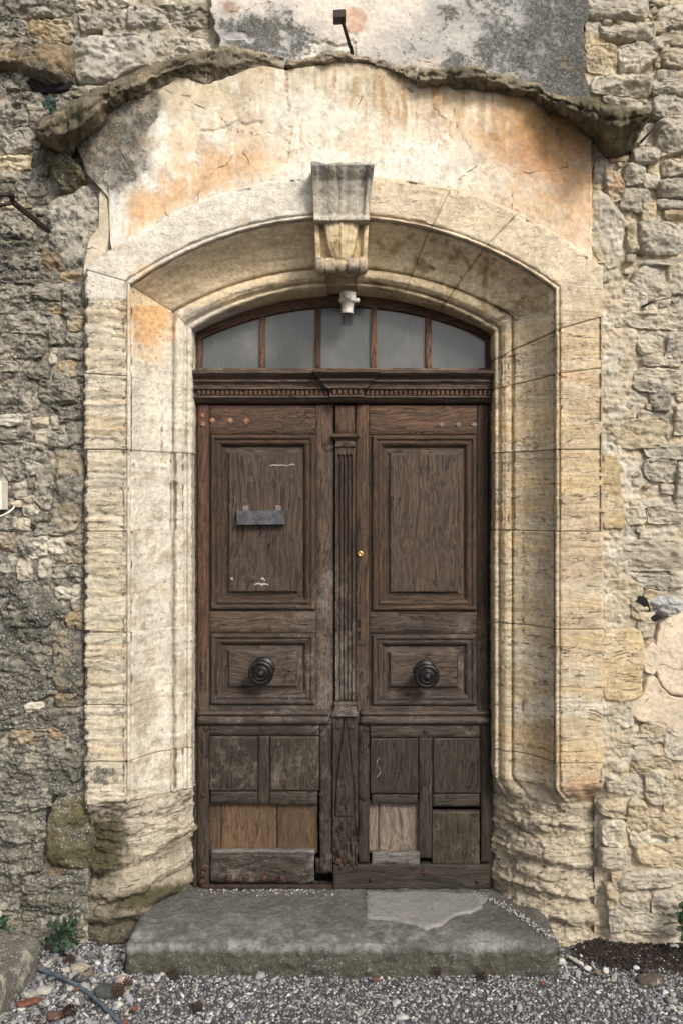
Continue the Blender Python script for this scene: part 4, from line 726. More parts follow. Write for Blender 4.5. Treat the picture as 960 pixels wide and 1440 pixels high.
for x, y, r, a in ((290, 1024, 5, 8), (369, 1024.5, 4.6, 5), (451, 1024, 4.6, 0), (286, 1119, 4.6, 0), (452, 1117, 5, 0)): diamond('peg', L1, x, y, r, -.005, MI, a)
for x, y, r, a in ((288, 1219, 6.5, 20), (286, 1229, 5.5, 35), (284, 1240, 4.5, 20), (323, 1233, 5.6, 38), (347, 1233.5, 5.6, 50), (372, 1233.5, 5.2, 25), (397, 1233.5, 5.6, 40)): diamond('nail', L1, x, y, r, -.018 if x > 300 else -.006, MN, a)
for x, y, r in ((299, 591.5, 5), (324, 592, 5), (346, 592, 5.4)): diamond('peg', L1, x, y, r, -.004, MNW)
for x, y in ((285, 584.5), (285.5, 596.5)): diamond('peg', L1, x, y, 4.5, -.004, MNW, 30)
def flap():
    p, q = P(334, 738.5, 0), P(401.5, 718, 0); V, Fc = boxVF(p[0], q[0], -.040, -.006, p[2], q[2], .003)
    V = V.copy(); V[:, 1] -= .008*(V[:, 2] < (p[2]+q[2])/2)*(V[:, 1] < -.02); V[:, 2] += (V[:, 0]-p[0])*.012
    o = fixnorm(mesh('letter_flap', V, Fc, MF, L1, smooth=False))
    for x in (346, 391.5):
        a, b_ = P(x-4, 718.5, 0), P(x+4, 711, 0); V1 = boxVF(a[0], b_[0], -.013, -.005, a[2], b_[2], .001); parts = [V1]
        for k in (-1.6, 1.6): c = P(x+k, 714.5, 0); parts.append(latheVF([(0, .0025), (.002, .002), (.003, 0)], (c[0], -.013, c[2]), (0, -1, 0), 8))
        fixnorm(mesh('hinge', *join(parts), MNG, o, smooth=False))
flap()
c = [P(364, 738, 0), P(366, 742, 0), P(369, 744, 0), P(369.5, 748, 0), P(366.5, 749.5, 0)]; 
for i, v in enumerate(c): v[1] = -.012-.004*i
mesh('latch_hook', *tubeVF(c, .004, 8), MI, L1); knob(L1, 371, 938.5); knob(L2, 597, 943)
# right leaf
board('stile', L2, 500, 518.5, 569, 1018, -.0015, V_, BR, .05); board('stile', L2, 670.5, 685.5, 569, 1018, -.0005, V_, BR*.75, .05)
board('rail', L2, 518.9, 670.1, 570, 611, -.001, H_, BR, .05); board('rail', L2, 518.9, 670.1, 860, 891, -.001, H_, BG, .05); board('rail', L2, 518.9, 670.1, 992, 1000, -.001, H_, BG, .05)
moulding('panel_moulding', L2, 523, 669, 612.5, 858, BOL, BR); moulding('panel', L2, 539.5, 652, 629, 841, FLD, BG*1.05, 1, True)
moulding('panel_moulding', L2, 523, 669, 892, 991, BOL, BG); moulding('panel', L2, 539.5, 652, 909, 974, FLD, BG, 1, True, grain_c=1)
board('rail', L2, 520, 675, 1019.4, 1037, -.003, H_, BR*.8, .05, worn=.003)
for x0, x1 in ((520, 588), (608, 675.4)): moulding('lower_panel', L2, x0, x1, 1037.6, 1116, LOWP, BR*.72, 1, True, wear=.22, moss=.5 if x0 < 560 else .1)
board('muntin', L2, 588.6, 607.4, 1037.4, 1207, -.003, V_, BR*.72, .045, worn=.004); board('stile', L2, 503.5, 519.4, 1019, 1214, -.003, V_, BR*.75, .05, worn=.016, wear=.4); board('stile', L2, 675.8, 688, 1019, 1213, -.002, V_, BR*.6, .05, worn=.004)
board('cross_rail', L2, 522, 587, 1117, 1131.5, .000, H_, BR*.85, .04, worn=.006, wear=.45); board('cross_rail', L2, 608, 674, 1116.6, 1134, .001, H_, BR*.72, .04, worn=.002)
for x0, x1 in ((516, 531.5), (532.5, 590)): board('back_plank', L2, x0, x1, 1126, 1200, .030, V_, PALEW*(.9 if x0 < 520 else 1.), .02, mat=MPN, wear=.15, moss=0, worn=.003)
board('sill_strip', L2, 522, 590, 1198, 1217, -.006, H_, (.10, .09, .082), .04, worn=.016, wear=.55, moss=0)
board('loose_panel', L2, 607.6, 674, 1141, 1216, -.006, V_, BR*.8, .03, worn=.004, wear=.55, moss=.7)
board('bottom_rail', L2, 468, 689.5, 1215.5, 1252, -.008, H_, (.060, .048, .032), .05, worn=.010, wear=.3, moss=.55)
for x, y in ((513, 1026), (598, 1029), (589, 1225), (480, 1019)): pass
diamond('peg', L2, 598, 1028, 5, -.006, MI); diamond('peg', L2, 515, 1026, 4.5, -.006, MI, 10); diamond('nail', L2, 597, 1225, 5.5, -.012, MN, 15); diamond('peg', L2, 512, 1123, 4, -.006, MI)
for x in (521, 670):
    cc = P(x, 1237 if x < 600 else 1239, 0); mesh('bolt', *latheVF([(0, .011), (.005, .010), (.009, .005), (.010, 0)], (cc[0], -.006, cc[2]), (0, -1, 0), 12), MIB, L2)
for x in (620, 643.5, 666): diamond('peg', L2, x, 597.5, 5, -.004, MNG)
# pilaster strip on the meeting stile
board('pilaster_head', L2, 471.5, 498.5, 570, 610.6, -.022, V_, BR*1.05, .03)
def loftx(name, par, prof, base=BR, wear=None):           # prof: (py, half width px, depth) around x=485.5
    cx = 485.5; V, Fc = [], []
    for y_, hw_, d_ in prof:
        for x, yy in ((cx-hw_, .0), (cx-hw_, d_), (cx+hw_, d_), (cx+hw_, .0)): V.append(P(x, y_, 0)*[1, 0, 1]+[0, yy, 0])
    for i in range(len(prof)-1):
        for k in range(3): Fc.append([i*4+k, i*4+k+1, i*4+5+k, i*4+4+k])
    Fc += [[0, 1, 2, 3], [len(V)-4, len(V)-3, len(V)-2, len(V)-1]]
    V = np.array(V); c, m = wattr(V, base, 1, wear); mesh(name, V, Fc, MW, par, c, m, False)
loftx('pilaster_capital', L2, [(610.5, 18.5, -.034), (613, 19.5, -.048), (615, 19.5, -.050), (616, 18, -.044), (619, 15, -.032), (620, 13.6, -.026), (626, 13.6, -.026), (626.3, 14.6, -.034), (628.6, 14.6, -.034), (629, 13.4, -.024)], BG)
loftx('pilaster_base', L2, [(985, 13.5, -.024), (985.5, 15.5, -.032), (989, 15.8, -.034), (990, 14, -.028), (993, 14.6, -.031), (998, 16.5, -.036), (1001, 18.5, -.042), (1004.5, 18.8, -.043), (1005.5, 17, -.03)], BG, .6)
def flutes():
    A, B_ = P(471.5, 985.4, 0), P(499, 628.6, 0); xs = np.linspace(A[0], B_[0], 76); zs = np.concatenate([np.linspace(A[2], P(0, 650, 0)[2], 60), np.linspace(P(0, 648, 0)[2], B_[2], 30)]); X, Z = np.meshgrid(xs, zs, indexing='ij'); G = np.stack([X, np.full_like(X, -.024), Z], -1); px, py = toPx(G)
    for fx in (476.4, 481.9, 487.4, 492.9):
        r = np.hypot(px-fx, np.minimum(0, py-641)*1.); G[..., 1] += .014*np.sqrt(np.clip(1-(r/2.15)**2, 0, 1))
    G[..., 1] += .0012*fbm(G, (30, 1, 5), 3); Gs = skirt(G, .025); c, m = wattr(Gs, BG, 0); mesh('fluted_shaft', Gs.reshape(-1, 3), gfaces(Gs.shape[0], Gs.shape[1]), MW, L2, c.reshape(-1, 3), m.reshape(-1, 3))
flutes()
def foot():
    A, B_ = P(468, 1221, 0), P(503, 1005.5, 0); X, Z = np.meshgrid(np.linspace(A[0], B_[0], 70), np.linspace(A[2], B_[2], 150), indexing='ij'); G = np.stack([X, np.full_like(X, -.016), Z], -1); px, py = toPx(G)
    hw = np.interp(py, [1014, 1030, 1060, 1100, 1135, 1150, 1221], [.3, 2.5, 6.5, 11, 13, 12, 12]); cx = 484.5; n = fbm(G, (24, 1, 12), 4); inn = sst(hw+.8, hw-.8, np.abs(px-cx+n*1.2)); G[..., 1] -= inn*.007*(py < 1148); ln = np.exp(-((np.abs(px-cx+n*1.2)-hw-.6)/.8)**2)*(py < 1150); G[..., 1] += .008*ln
    rot = sst(1120, 1215, py+n*30); G[..., 1] += rot*(.018*np.abs(fbm(G, (50, 1, 9), 4, 3.))+.020*np.maximum(0, n))+.0016*fbm(G, (40, 1, 6), 3)
    G[..., 0] += rot*.006*n*(np.abs(px-485.5) > 15)
    Gs = skirt(G, .03); c, m = wattr(Gs, BR*.85, 0, .42, .3); mesh('pilaster_foot', Gs.reshape(-1, 3), gfaces(Gs.shape[0], Gs.shape[1]), MW, L2, c.reshape(-1, 3), m.reshape(-1, 3))
foot(); diamond('peg', L2, 476, 1022, 5, -.018, MI); diamond('peg', L2, 494, 1022, 5, -.018, MI); diamond('nail', L2, 475.5, 1210, 6, -.016, MN, 20)
cc = P(506.5, 779, 0); mesh('lock_cylinder', *latheVF([(0, .016), (.006, .016), (.008, .0135), (.0085, .006), (.006, .0035), (.006, 0)], (cc[0], -.003, cc[2]), (0, -1, 0), 20), MB, L2)
pl = box('keyhole_plate', L2, 500.5, 513.5, 850, 907, -.007, .0, MW, BR*.95, 0, wear=.2, moss=0)
for y_ in (875.5, 892):
    a = latheVF([(0, .0105), (.0008, .0105), (.001, 0)], (P(504.3, 0, 0)[0], -.0078, P(0, y_-2.5, 0)[2]), (0, -1, 0), 14); p, q = P(502.2, y_+7, 0), P(506.5, y_-1, 0); b_ = boxVF(p[0], q[0], -.0086, -.006, p[2], q[2], .0003); mesh('keyhole', *join([a, b_]), MDK, pl, smooth=False)

def scratch(par, pts, w_, y=-.008):
    V, Fc = [], []
    for i, (x, yy) in enumerate(pts):
        k = w_*(.5+.7*abs(math.sin(i*2.3))); p = P(x, yy, 0); V += [(p[0]-k*.2, y, p[2]+k), (p[0]+k*.2, y, p[2]-k), (p[0], y-.0008, p[2])]
    for i in range(len(pts)-1): Fc += [[i*3, i*3+2, i*3+5, i*3+3], [i*3+2, i*3+1, i*3+4, i*3+5]]
    mesh('paint_mark', np.array(V), Fc, MWhP, par, smooth=False)
MWhP = plain_mat('old_white_paint', (.14, .12, .10), (.52, .50, .47), 260, .8, 0, .001)
scratch(L1, [(379, 655), (384, 654), (390, 654.5), (397, 654), (404, 655), (411, 653), (414, 653.5)], .0026); scratch(L1, [(358, 822), (364, 820), (367, 822), (372, 821), (378, 822)], .005); scratch(L1, [(324, 812), (326, 814), (328, 813.5)], .006); scratch(L1, [(367, 814), (370, 813), (373, 816)], .006)
scratch(L2, [(501.2, 573), (501.8, 577), (502.4, 581), (503, 584)], .002, -.0035); scratch(L2, [(533, 1065), (529, 1072), (532, 1079), (535, 1085), (530, 1092)], .0028, -.0065)

# ---------------- door frame, cornice, fanlight ----------------
FR = thing('door_frame', (.014, 0, 0), 'dark wooden door frame with dentil cornice and five pane arched fanlight', 'door frame')
board('jamb_post', FR, 272, 277.6, 566, 1251, .012, V_, RED*.7, .06); board('jamb_post', FR, 686, 693, 566, 1251, .014, V_, BR*.5, .06)
CO = [(523.5, .05, 0), (524, -.085, 0), (525, -.092, 0), (528.5, -.092, 0), (529.2, -.086, 0), (531, -.080, 0), (533, -.066, 0), (535.5, -.056, 0), (536.2, -.062, 0), (539, -.062, 0), (540, -.052, 0), (543, -.046, 0), (546, -.044, 0), (546.5, -.050, 0), (549, -.050, 0), (549.6, -.030, 0), (557.6, -.030, 0), (558, -.046, 0), (560.5, -.048, 0), (561.5, -.040, 0), (564.5, -.030, 0), (567, -.016, 0), (568.5, .03, 0)]
def cornice():
    for name, half, dy in (('cornice', None, 0), ('cornice_block', 1, -.030)):
        V = []; n = 60 if half is None else 12
        for y_, d_, _ in CO:
            hw_ = np.interp(y_, [523, 529, 536, 546, 550, 569], [46.5, 45, 38, 31, 24, 22.5]) if half else 0
            x0, x1 = (269.5, 692.5) if half is None else (487.5-hw_, 487.5+hw_)
            if y_ > 531 and half is None: x0, x1 = 273.5, 690.5
            for t in np.linspace(0, 1, n): V.append(P(lerp(x0, x1, t), y_, 0)*[1, 0, 1]+[0, d_+dy*(d_ < .02), 0])
        V = np.array(V); G = V.reshape(len(CO), n, 3); G[..., 1] += .0014*fbm(G, (9, 1, 30), 3)
        G = np.concatenate([G[:, :1]*[1, 0, 1]+[0, .03, 0], G, G[:, -1:]*[1, 0, 1]+[0, .03, 0]], 1)
        c, m = wattr(G, BR*.62, 1, .30, 0); c = mixc(c, (.06, .045, .035), np.ones(c.shape[:-1])*.6); mesh(name, G.reshape(-1, 3), gfaces(len(CO), n+2), MW, FR, c.reshape(-1, 3), m.reshape(-1, 3), False)
    parts = []
    for x0, x1, dy in ((279, 462, 0), (513, 689, 0), (467, 510, -.030)):
        n = int((x1-x0)/6.5)
        for i in range(n): x = x0+(i+.5)*(x1-x0)/n; p, q = P(x-2.2, 557.2, 0), P(x+2.2, 550.8, 0); parts.append(boxVF(p[0], q[0], -.046+dy, -.02+dy, p[2], q[2], .0012))
    V, Fc = join(parts); c, m = wattr(V, BR*.55, 1, .3, 0); fixnorm(mesh('dentil_band', V, Fc, MW, FR, c, m, False, kind='stuff'))
cornice()
def arcz(x, x0, x1, ys, ya):           # height of a flat arch (photo rows) over x
    cx, cy, r = circ((x0, ys), ((x0+x1)/2, ya), (x1, ys)); return cy-math.sqrt(max(r*r-(x-cx)**2, 0))
def fanlight():
    Yf = .028; rows = []
    xs = np.linspace(276, 690.5, 80)
    for x in xs:
        t = (x-276)/(414.5); xi = lerp(284, 683, t); o_ = arcz(x, 272, 694, 474, 416); i_ = arcz(xi, 283, 684, 478, 432.5)
        rows.append([P(x, o_, Yf+.05), P(x, o_, Yf), P(xi, i_-2, Yf), P(xi, i_-1.5, Yf+.012), P(xi, i_, Yf+.014), P(xi, i_, Yf+.05)])
    G = np.array(rows); c, m = wattr(G, BR*.6, 1, .15, 0); mesh('arched_head', G.reshape(-1, 3), gfaces(len(xs), 6), MW, FR, c.reshape(-1, 3), m.reshape(-1, 3), False)
    board('fanlight_post', FR, 275.5, 284.5, 470, 523.5, Yf, V_, BR*.7, .05); board('fanlight_post', FR, 683, 691, 472, 523.5, Yf, V_, BR*.5, .05)
    board('fanlight_sill', FR, 276, 690, 517.5, 525, Yf-.01, H_, (.10, .085, .07), .06, wear=.6, moss=0)
    bars = [(365, 372.5), (442.5, 451), (521, 529.5), (598, 606.5)]
    for x0, x1 in bars:
        t = arcz((x0+x1)/2, 283, 684, 478, 431)-1; board('glazing_bar', FR, x0, x1, t, 518, Yf+.002, V_, (.16, .085, .048), .04, wear=.3, moss=0)
    e = [284]+[v for b_ in bars for v in b_]+[683.5]
    for x0, x1 in zip(e[::2], e[1::2]):
        xs = np.linspace(x0-1, x1+1, 14); V = [P(x, arcz(x, 283, 684, 478, 431), Yf+.022) for x in xs]+[P(x, 519, Yf+.022) for x in xs]; V += [v+[0, .004, 0] for v in V]; n = 14
        Fc = [[i, i+1, n+i+1, n+i] for i in range(n-1)]+[[2*n+i, 3*n+i, 3*n+i+1, 2*n+i+1] for i in range(n-1)]; mesh('pane', np.array(V), Fc, MG, FR, smooth=False)
    # crumbs of mortar on the ledge
    parts = []
    for _ in range(26):
        x = random.choice([random.gauss(456, 6), random.gauss(463, 8), random.gauss(652, 4)]); c_ = P(x, 522.5, -.01-random.random()*.05); r = random.uniform(.003, .008); parts.append(ico(c_, r))
    V, Fc = join(parts); mesh('mortar_crumbs', V, Fc, MCol, FR, np.tile((.6, .56, .5), (len(V), 1)), smooth=False, kind='stuff')
_t = (1+5**.5)/2; ICV = np.array([(-1,_t,0),(1,_t,0),(-1,-_t,0),(1,-_t,0),(0,-1,_t),(0,1,_t),(0,-1,-_t),(0,1,-_t),(_t,0,-1),(_t,0,1),(-_t,0,-1),(-_t,0,1)])/1.9
ICF = [(0,11,5),(0,5,1),(0,1,7),(0,7,10),(0,10,11),(1,5,9),(5,11,4),(11,10,2),(10,7,6),(7,1,8),(3,9,4),(3,4,2),(3,2,6),(3,6,8),(3,8,9),(4,9,5),(2,4,11),(6,2,10),(8,6,7),(9,8,1)]
def ico(c, r): return np.asarray(c)+ICV*np.random.uniform(.6, 1.2, (12, 1))*r*np.random.uniform(.6, 1.2, 3), ICF
fanlight()

# ---------------- doorstep ----------------
ST = thing('doorstep', (0, -.27, GZ), 'worn grey stone doorstep slab with a lighter mortar patch under the doors', 'doorstep')
def step():
    xs = np.linspace(-.975, .985, 200); sec = [(.1, .0), (-.2, 0), (-.46, -.003), (-.53, -.007), (-.553, -.014), (-.564, -.034), (-.568, -.08), (-.570, -.12), (-.566, -.20)]
    sec = np.array(sec); s_ = np.concatenate([[0], np.cumsum(np.linalg.norm(np.diff(sec, axis=0), axis=1))]); tt = np.linspace(0, s_[-1], 90); sy, sz = np.interp(tt, s_, sec[:, 0]), np.interp(tt, s_, sec[:, 1])
    G = np.zeros((len(xs), 90, 3)); G[..., 0] = xs[:, None]; G[..., 1] = sy; G[..., 2] = sz
    edge = np.exp(-((tt-.63)/.07)**2)[None]; n = fbm(G, 5, 4); n2 = fbm(G, 22, 4, 3.); up = (tt < .64)[None]
    dz = -.018*np.maximum(0, fbm(G*[1, .3, 0], 4, 3, 6.))*edge*1.6+.006*n+.0045*n2+.0028*fbm(G, 60, 3, 7.)
    G[..., 2] += np.where(up, dz, dz*.3); G[..., 1] += np.where(up, edge*dz*-1, -.016*n-.010*n2-.005*fbm(G, 60, 3))
    rc = np.clip((np.abs(xs)-.945)/.03, 0, 1)**2; G[..., 1] += rc[:, None]*.022*(G[..., 1] < -.3); G[..., 2] -= rc[:, None]*.016*up
    e0 = G[:1].copy(); e0[..., 2] = -.25; e1 = G[-1:].copy(); e1[..., 2] = -.25; G = np.concatenate([e0, G, e1], 0); px, py = toPx(G); n = fbm(G, 5, 4); n2 = fbm(G, 18, 4, 3.)
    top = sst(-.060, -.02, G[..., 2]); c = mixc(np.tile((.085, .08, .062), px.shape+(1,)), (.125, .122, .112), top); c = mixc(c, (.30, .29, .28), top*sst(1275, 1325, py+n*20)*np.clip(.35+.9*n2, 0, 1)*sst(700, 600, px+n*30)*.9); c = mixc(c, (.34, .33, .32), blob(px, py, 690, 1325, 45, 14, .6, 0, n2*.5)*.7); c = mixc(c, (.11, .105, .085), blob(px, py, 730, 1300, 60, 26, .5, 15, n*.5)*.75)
    m = np.stack([np.clip(.28+.25*n+.12*(1-top), 0, 1), np.clip((1-top)*.22+.10+.3*n2, 0, 1)*.8, 0*px], -1)
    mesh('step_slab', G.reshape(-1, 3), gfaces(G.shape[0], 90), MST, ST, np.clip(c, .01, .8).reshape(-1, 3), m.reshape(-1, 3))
    # mortar patch
    ol = [(514,1255),(600,1254),(664,1256),(682,1264),(676,1276),(660,1284),(640,1287),(622,1300),(600,1306),(575,1300),(545,1293),(514,1291)]; W = []
    for a, b_ in zip(ol, ol[1:]+ol[:1]):
        for t in np.linspace(0, 1, 8, endpoint=False): 
            x, y = lerp(a[0], b_[0], t), lerp(a[1], b_[1], t); d = CH/((y-720)/F); W.append(((x-480)/F*d, d-D))
    W = np.array(W); c0 = W.mean(0); W = c0+(W-c0)*(1+.07*fbm(np.stack([W[:, 0], W[:, 1], 0*W[:, 0]], 1), 14, 4))[:, None]; rg = [(1.01, -.012), (1., .004), (.985, .0075), (.9, .009), (.7, .009), (.45, .009), (.2, .009), (.02, .009)]
    G = np.array([[(c0[0]+(p[0]-c0[0])*r, c0[1]+(p[1]-c0[1])*r, h) for r, h in rg] for p in W]); G[..., 2] += .0016*fbm(G, 30, 4)+.002*fbm(G, 6, 2); n = fbm(G, 9, 4)
    c = np.tile((.185, .178, .172), G.shape[:2]+(1,))*(1+.15*n[..., None]); mesh('mortar_patch', G.reshape(-1, 3), gfaces(len(W), len(rg), 0, True), MP, ST, c.reshape(-1, 3), np.tile((.16, .05, 0), (len(W)*len(rg), 1)))
step()

# ---------------- fittings ----------------
LP = thing('lamp_holder', P(489, 430, -.06), 'white weathered ceramic lamp holder without bulb above the fanlight', 'lamp holder')
z0 = P(0, 411, -.07)[2]; xl = P(489, 0, -.07)[0]
mesh('ceramic_body', *latheVF([(q*.9, r*.88) for q, r in [(0, .030), (.004, .044), (.020, .046), (.040, .047), (.042, .050), (.056, .051), (.060, .046), (.064, .038), (.090, .034), (.112, .033), (.114, .035), (.124, .035), (.125, .029), (.10, .027), (.07, .02), (.07, 0)]], (xl, -.075, z0), (-.03, -.02, -1), 28), MC, LP)
mesh('screw_boss', *latheVF([(0, .020), (.012, .020), (.016, .015), (.016, 0)], (xl, -.118, z0-.030), (0, -1, 0), 16), MC, LP); mesh('screw_boss', *latheVF([(0, .012), (.012, .012), (.016, .008), (.016, 0)], (xl+.042, -.085, z0-.045), (1, -.2, 0), 12), MC, LP)
mesh('socket', *latheVF([(0, .026), (.002, .024), (.003, 0)], (xl-.0035, -.077, z0-.107), (0, 0, -1), 16), MDK, LP)

IR = thing('iron_rod', P(494, 74, -.34), 'rusty iron rod with a square block end above the hood centre', 'iron rod')
a, b_ = P(495, 76, -.33), P(481, 28, -.46); mesh('rod', *tubeVF([a, lerp(a, b_, .18)+[.002, -.01, .0], lerp(a, b_, .2), b_], [.010, .010, .009, .009], 8), MI, IR, smooth=False)
p, q = P(468.5, 30, -.46), P(486, 17.5, -.46); V, Fc = boxVF(p[0], q[0], -.485, -.425, p[2], q[2], .004); V[:, 2] += (V[:, 0]-p[0])*.08; fixnorm(mesh('block_end', V, Fc, MI, IR, smooth=False))
IB = thing('iron_bar', P(66, 322, YL), 'dark iron bar with a toothed hook jutting from the left wall', 'iron bar')
a, b_ = P(68, 324, -.30), P(17, 283, -.50); mesh('bar', *tubeVF([a, b_], [.013, .014], 6), MI, IB, smooth=False)
pts = [P(17, 284, -.50), P(19, 278, -.51), P(13, 274, -.52), P(4, 273.5, -.53), P(-6, 275, -.54)]; mesh('hook', *tubeVF(pts, [.012, .013, .012, .011, .010], 8), MI, IB); pts = [P(17, 285, -.50), P(8, 287.5, -.51), P(-6, 290, -.52)]; mesh('hook', *tubeVF(pts, [.011, .009, .009], 8), MI, IB)
pts = []
for i in range(9):
    c_ = P(20-i*2.4, 273+abs(i-2)*.05+(.9*(2-i) if i < 2 else 0)-.5, -.53); r = .007; pts.append((c_+ICV*r*[.6, .8, 1.5], ICF))
mesh('teeth', *join(pts), MI, IB, smooth=False)
def nail(px, py, Y, dx, dz, ln, r, label):
    a = P(px, py, Y); b_ = a+np.array([dx, -1., dz])*ln; o = mesh('iron_nail', *tubeVF([a+[0, .03, 0], a, b_], [r, r, r*.7], 8), MI); tag(o, label, 'nail', None); return o
nail(904, 431, -.33, .55, .25, .05, .006, 'black iron nail sticking out of the right wall below the round pale stone'); nail(901, 199, -.32, .9, .9, .045, .006, 'black iron nail in the right wall just under the hood tip')
LB = mesh('angle_bracket', *join([boxVF(P(106, 0, -.36)[0], P(126, 0, -.36)[0], -.37, -.345, P(0, 887.3, -.36)[2], P(0, 885.8, -.36)[2], .0008), boxVF(P(106, 0, -.36)[0], P(107.3, 0, -.36)[0], -.37, -.345, P(0, 885.8, -.36)[2], P(0, 879.5, -.36)[2], .0008)]), MI, None, smooth=False); tag(LB, 'tiny black L shaped iron bracket at the joint left of the left jamb', 'bracket')
JB = thing('junction_box', P(-6, 696, -.36), 'cream plastic junction box at the left edge of the dark wall', 'junction box'); p, q = P(-22, 717, -.37), P(4, 676, -.37); fixnorm(mesh('box_cover', *boxVF(p[0], q[0], -.385, -.30, p[2], q[2], .004), MWh, JB, smooth=False))
WI = mesh('cable', *tubeVF([P(-14, 730, -.36), P(-2, 727, -.36), P(6, 724, -.365), P(13, 720, -.36), P(19, 715, -.345), P(21, 711, -.31)], .0045, 8), MWh); tag(WI, 'short white cable curving below the cream junction box', 'cable')
PE = mesh('pipe_end', *latheVF([(0, .020), (.05, .020), (.054, .024), (.066, .024), (.070, .018), (.070, 0)], P(-2, 1286, -.30), (.25, -1, 0), 16), MWh); tag(PE, 'round white pipe end low on the left wall', 'pipe')

# ---------------- kerb rock at the lower left ----------------
def rock(name, c, size, rot, col, msk, seed, label, cat, group=None, n=4, mat=None, sup=4., rough=1.):
    import bmesh
    bm = bmesh.new(); bmesh.ops.create_icosphere(bm, subdivisions=n, radius=1); V = np.array([v.co[:] for v in bm.verts]); Fc = np.array([[v.index for v in f.verts] for f in bm.faces]); bm.free()
    V = V/(np.abs(V)**sup).sum(1, keepdims=True)**(1/sup); V = V*np.array(size); m_ = max(size); s_ = 1/m_
    V = V*(1+rough*(.16*fbm(V, 1.1*s_, 2, seed)+.07*fbm(V, 3.4*s_, 3, seed+4)+.03*fbm(V, 9*s_, 2, seed+8)))[:, None]
    a = rot; R_ = np.array([[math.cos(a), -math.sin(a), 0], [math.sin(a), math.cos(a), 0], [0, 0, 1]]); V = V@R_.T+np.array(c)
    nn = fbm(V, 2.2*s_, 3, seed); cc = np.tile(np.array(col, float), (len(V), 1))*(1+.3*nn[:, None]); o = mesh(name, V, Fc, mat or MR, None, np.clip(cc, .01, .8), np.tile(np.array(msk, float), (len(V), 1))); tag(o, label, cat, group); return o
rock('kerb_block', (-1.66, -.86, -.10), (.26, .40, .13), -.12, (.15, .14, .12), (.45, .3, .1), 3., 'large dark mossy stone block lying at the lower left corner', 'stone block', n=5, sup=6, rough=.6)

# ---------------- gravel and loose things ----------------
def gpt(px, py, h=0.): d = (CH-GZ-h)/((py-720)/F); return np.array([(px-480)/F*d, d-D, GZ+h])
def gravel(n, xr, yr, smin, smax, pal, keep, name='gravel', mat=None, lift=.0, sq=.7):
    X = np.random.uniform(*xr, n); Y = np.random.uniform(*yr, n); G = np.stack([X, Y, 0*X], -1); k = keep(G); G = G[k]; n = len(G); s_ = smin*(smax/smin)**(np.random.rand(n)**2.2)
    a = np.random.uniform(0, 6.28, n); ca, sa = np.cos(a), np.sin(a); sh = np.random.uniform(.6, 1.25, (n, 1, 3))*[1.15, .9, sq]; V = ICV[None]*np.random.uniform(.72, 1.15, (n, 12, 1))*sh
    b_ = np.random.normal(0, .35, n); V = np.stack([V[..., 0]*ca[:, None]-V[..., 1]*sa[:, None], V[..., 0]*sa[:, None]+V[..., 1]*ca[:, None], V[..., 2]+V[..., 0]*b_[:, None]], -1)*s_[:, None, None]
    zb = GZ+fbm(np.stack([G[:, 0], G[:, 1], 0*a+GZ], 1), (3, 3, 1), 4)*.012-.006+soilmask(G)*.018; V += np.stack([G[:, 0], G[:, 1], zb+s_*.22+lift*np.random.rand(n)], -1)[:, None]
    Fc = (np.arange(n)[:, None, None]*12+np.array(ICF)[None]).reshape(-1, 3); pal = np.array(pal); ci = pal[np.random.randint(0, len(pal), n)]*np.random.uniform(.28, .80, (n, 1)); col = np.repeat(np.clip(ci, .01, .85), 12, 0)
    o = mesh(name, V.reshape(-1, 3), Fc, mat or MCol, None, col, smooth=False, kind='stuff'); return o
PALG = [(.34,.34,.36),(.46,.46,.47),(.24,.25,.28),(.58,.57,.55),(.14,.145,.16),(.40,.38,.35),(.22,.22,.24),(.66,.65,.63),(.30,.27,.24),(.10,.10,.105)]
front = lambda G: ~((np.abs(G[:, 0]) < .99) & (G[:, 1] > -.56))
sp = lambda G: np.random.rand(len(G)) > soilmask(G)*.88
tag(gravel(42000, (-2.3, 2.3), (-1.15, -.18), .0042, .0105, PALG, lambda G: front(G) & sp(G)), 'fine grey and white gravel spread in front of the doorstep', 'gravel')
tag(gravel(9000, (-3, 3), (-2.6, -1.15), .006, .012, PALG, sp), 'grey gravel nearer the camera and outside the photo', 'gravel')
PALB = [(.50,.50,.52),(.40,.41,.45),(.62,.60,.57),(.33,.32,.31),(.45,.40,.34),(.56,.53,.47),(.28,.29,.33)]
dens_ = lambda G: front(G) & (np.random.rand(len(G)) < np.clip(.06+1.1*sst(-.72, -1.2, G[:, 0]+.25*fbm(G, (4, 4, 1), 2)), 0, 1)*(1-soilmask(G)*.6))
tag(gravel(2600, (-1.75, 1.9), (-1.15, -.32), .012, .026, PALB, dens_, lift=.004), 'coarse pale pebbles among the gravel at the left of the step', 'pebbles')
tag(gravel(9000, (1.0, 2.3), (-.8, -.15), .004, .013, [(.032,.022,.017),(.045,.030,.022),(.022,.016,.012),(.06,.042,.032)], lambda G: np.random.rand(len(G)) < soilmask(G), 'soil_crumbs', MSoil), 'crumbly dark brown soil heaped at the foot of the right wall', 'soil')
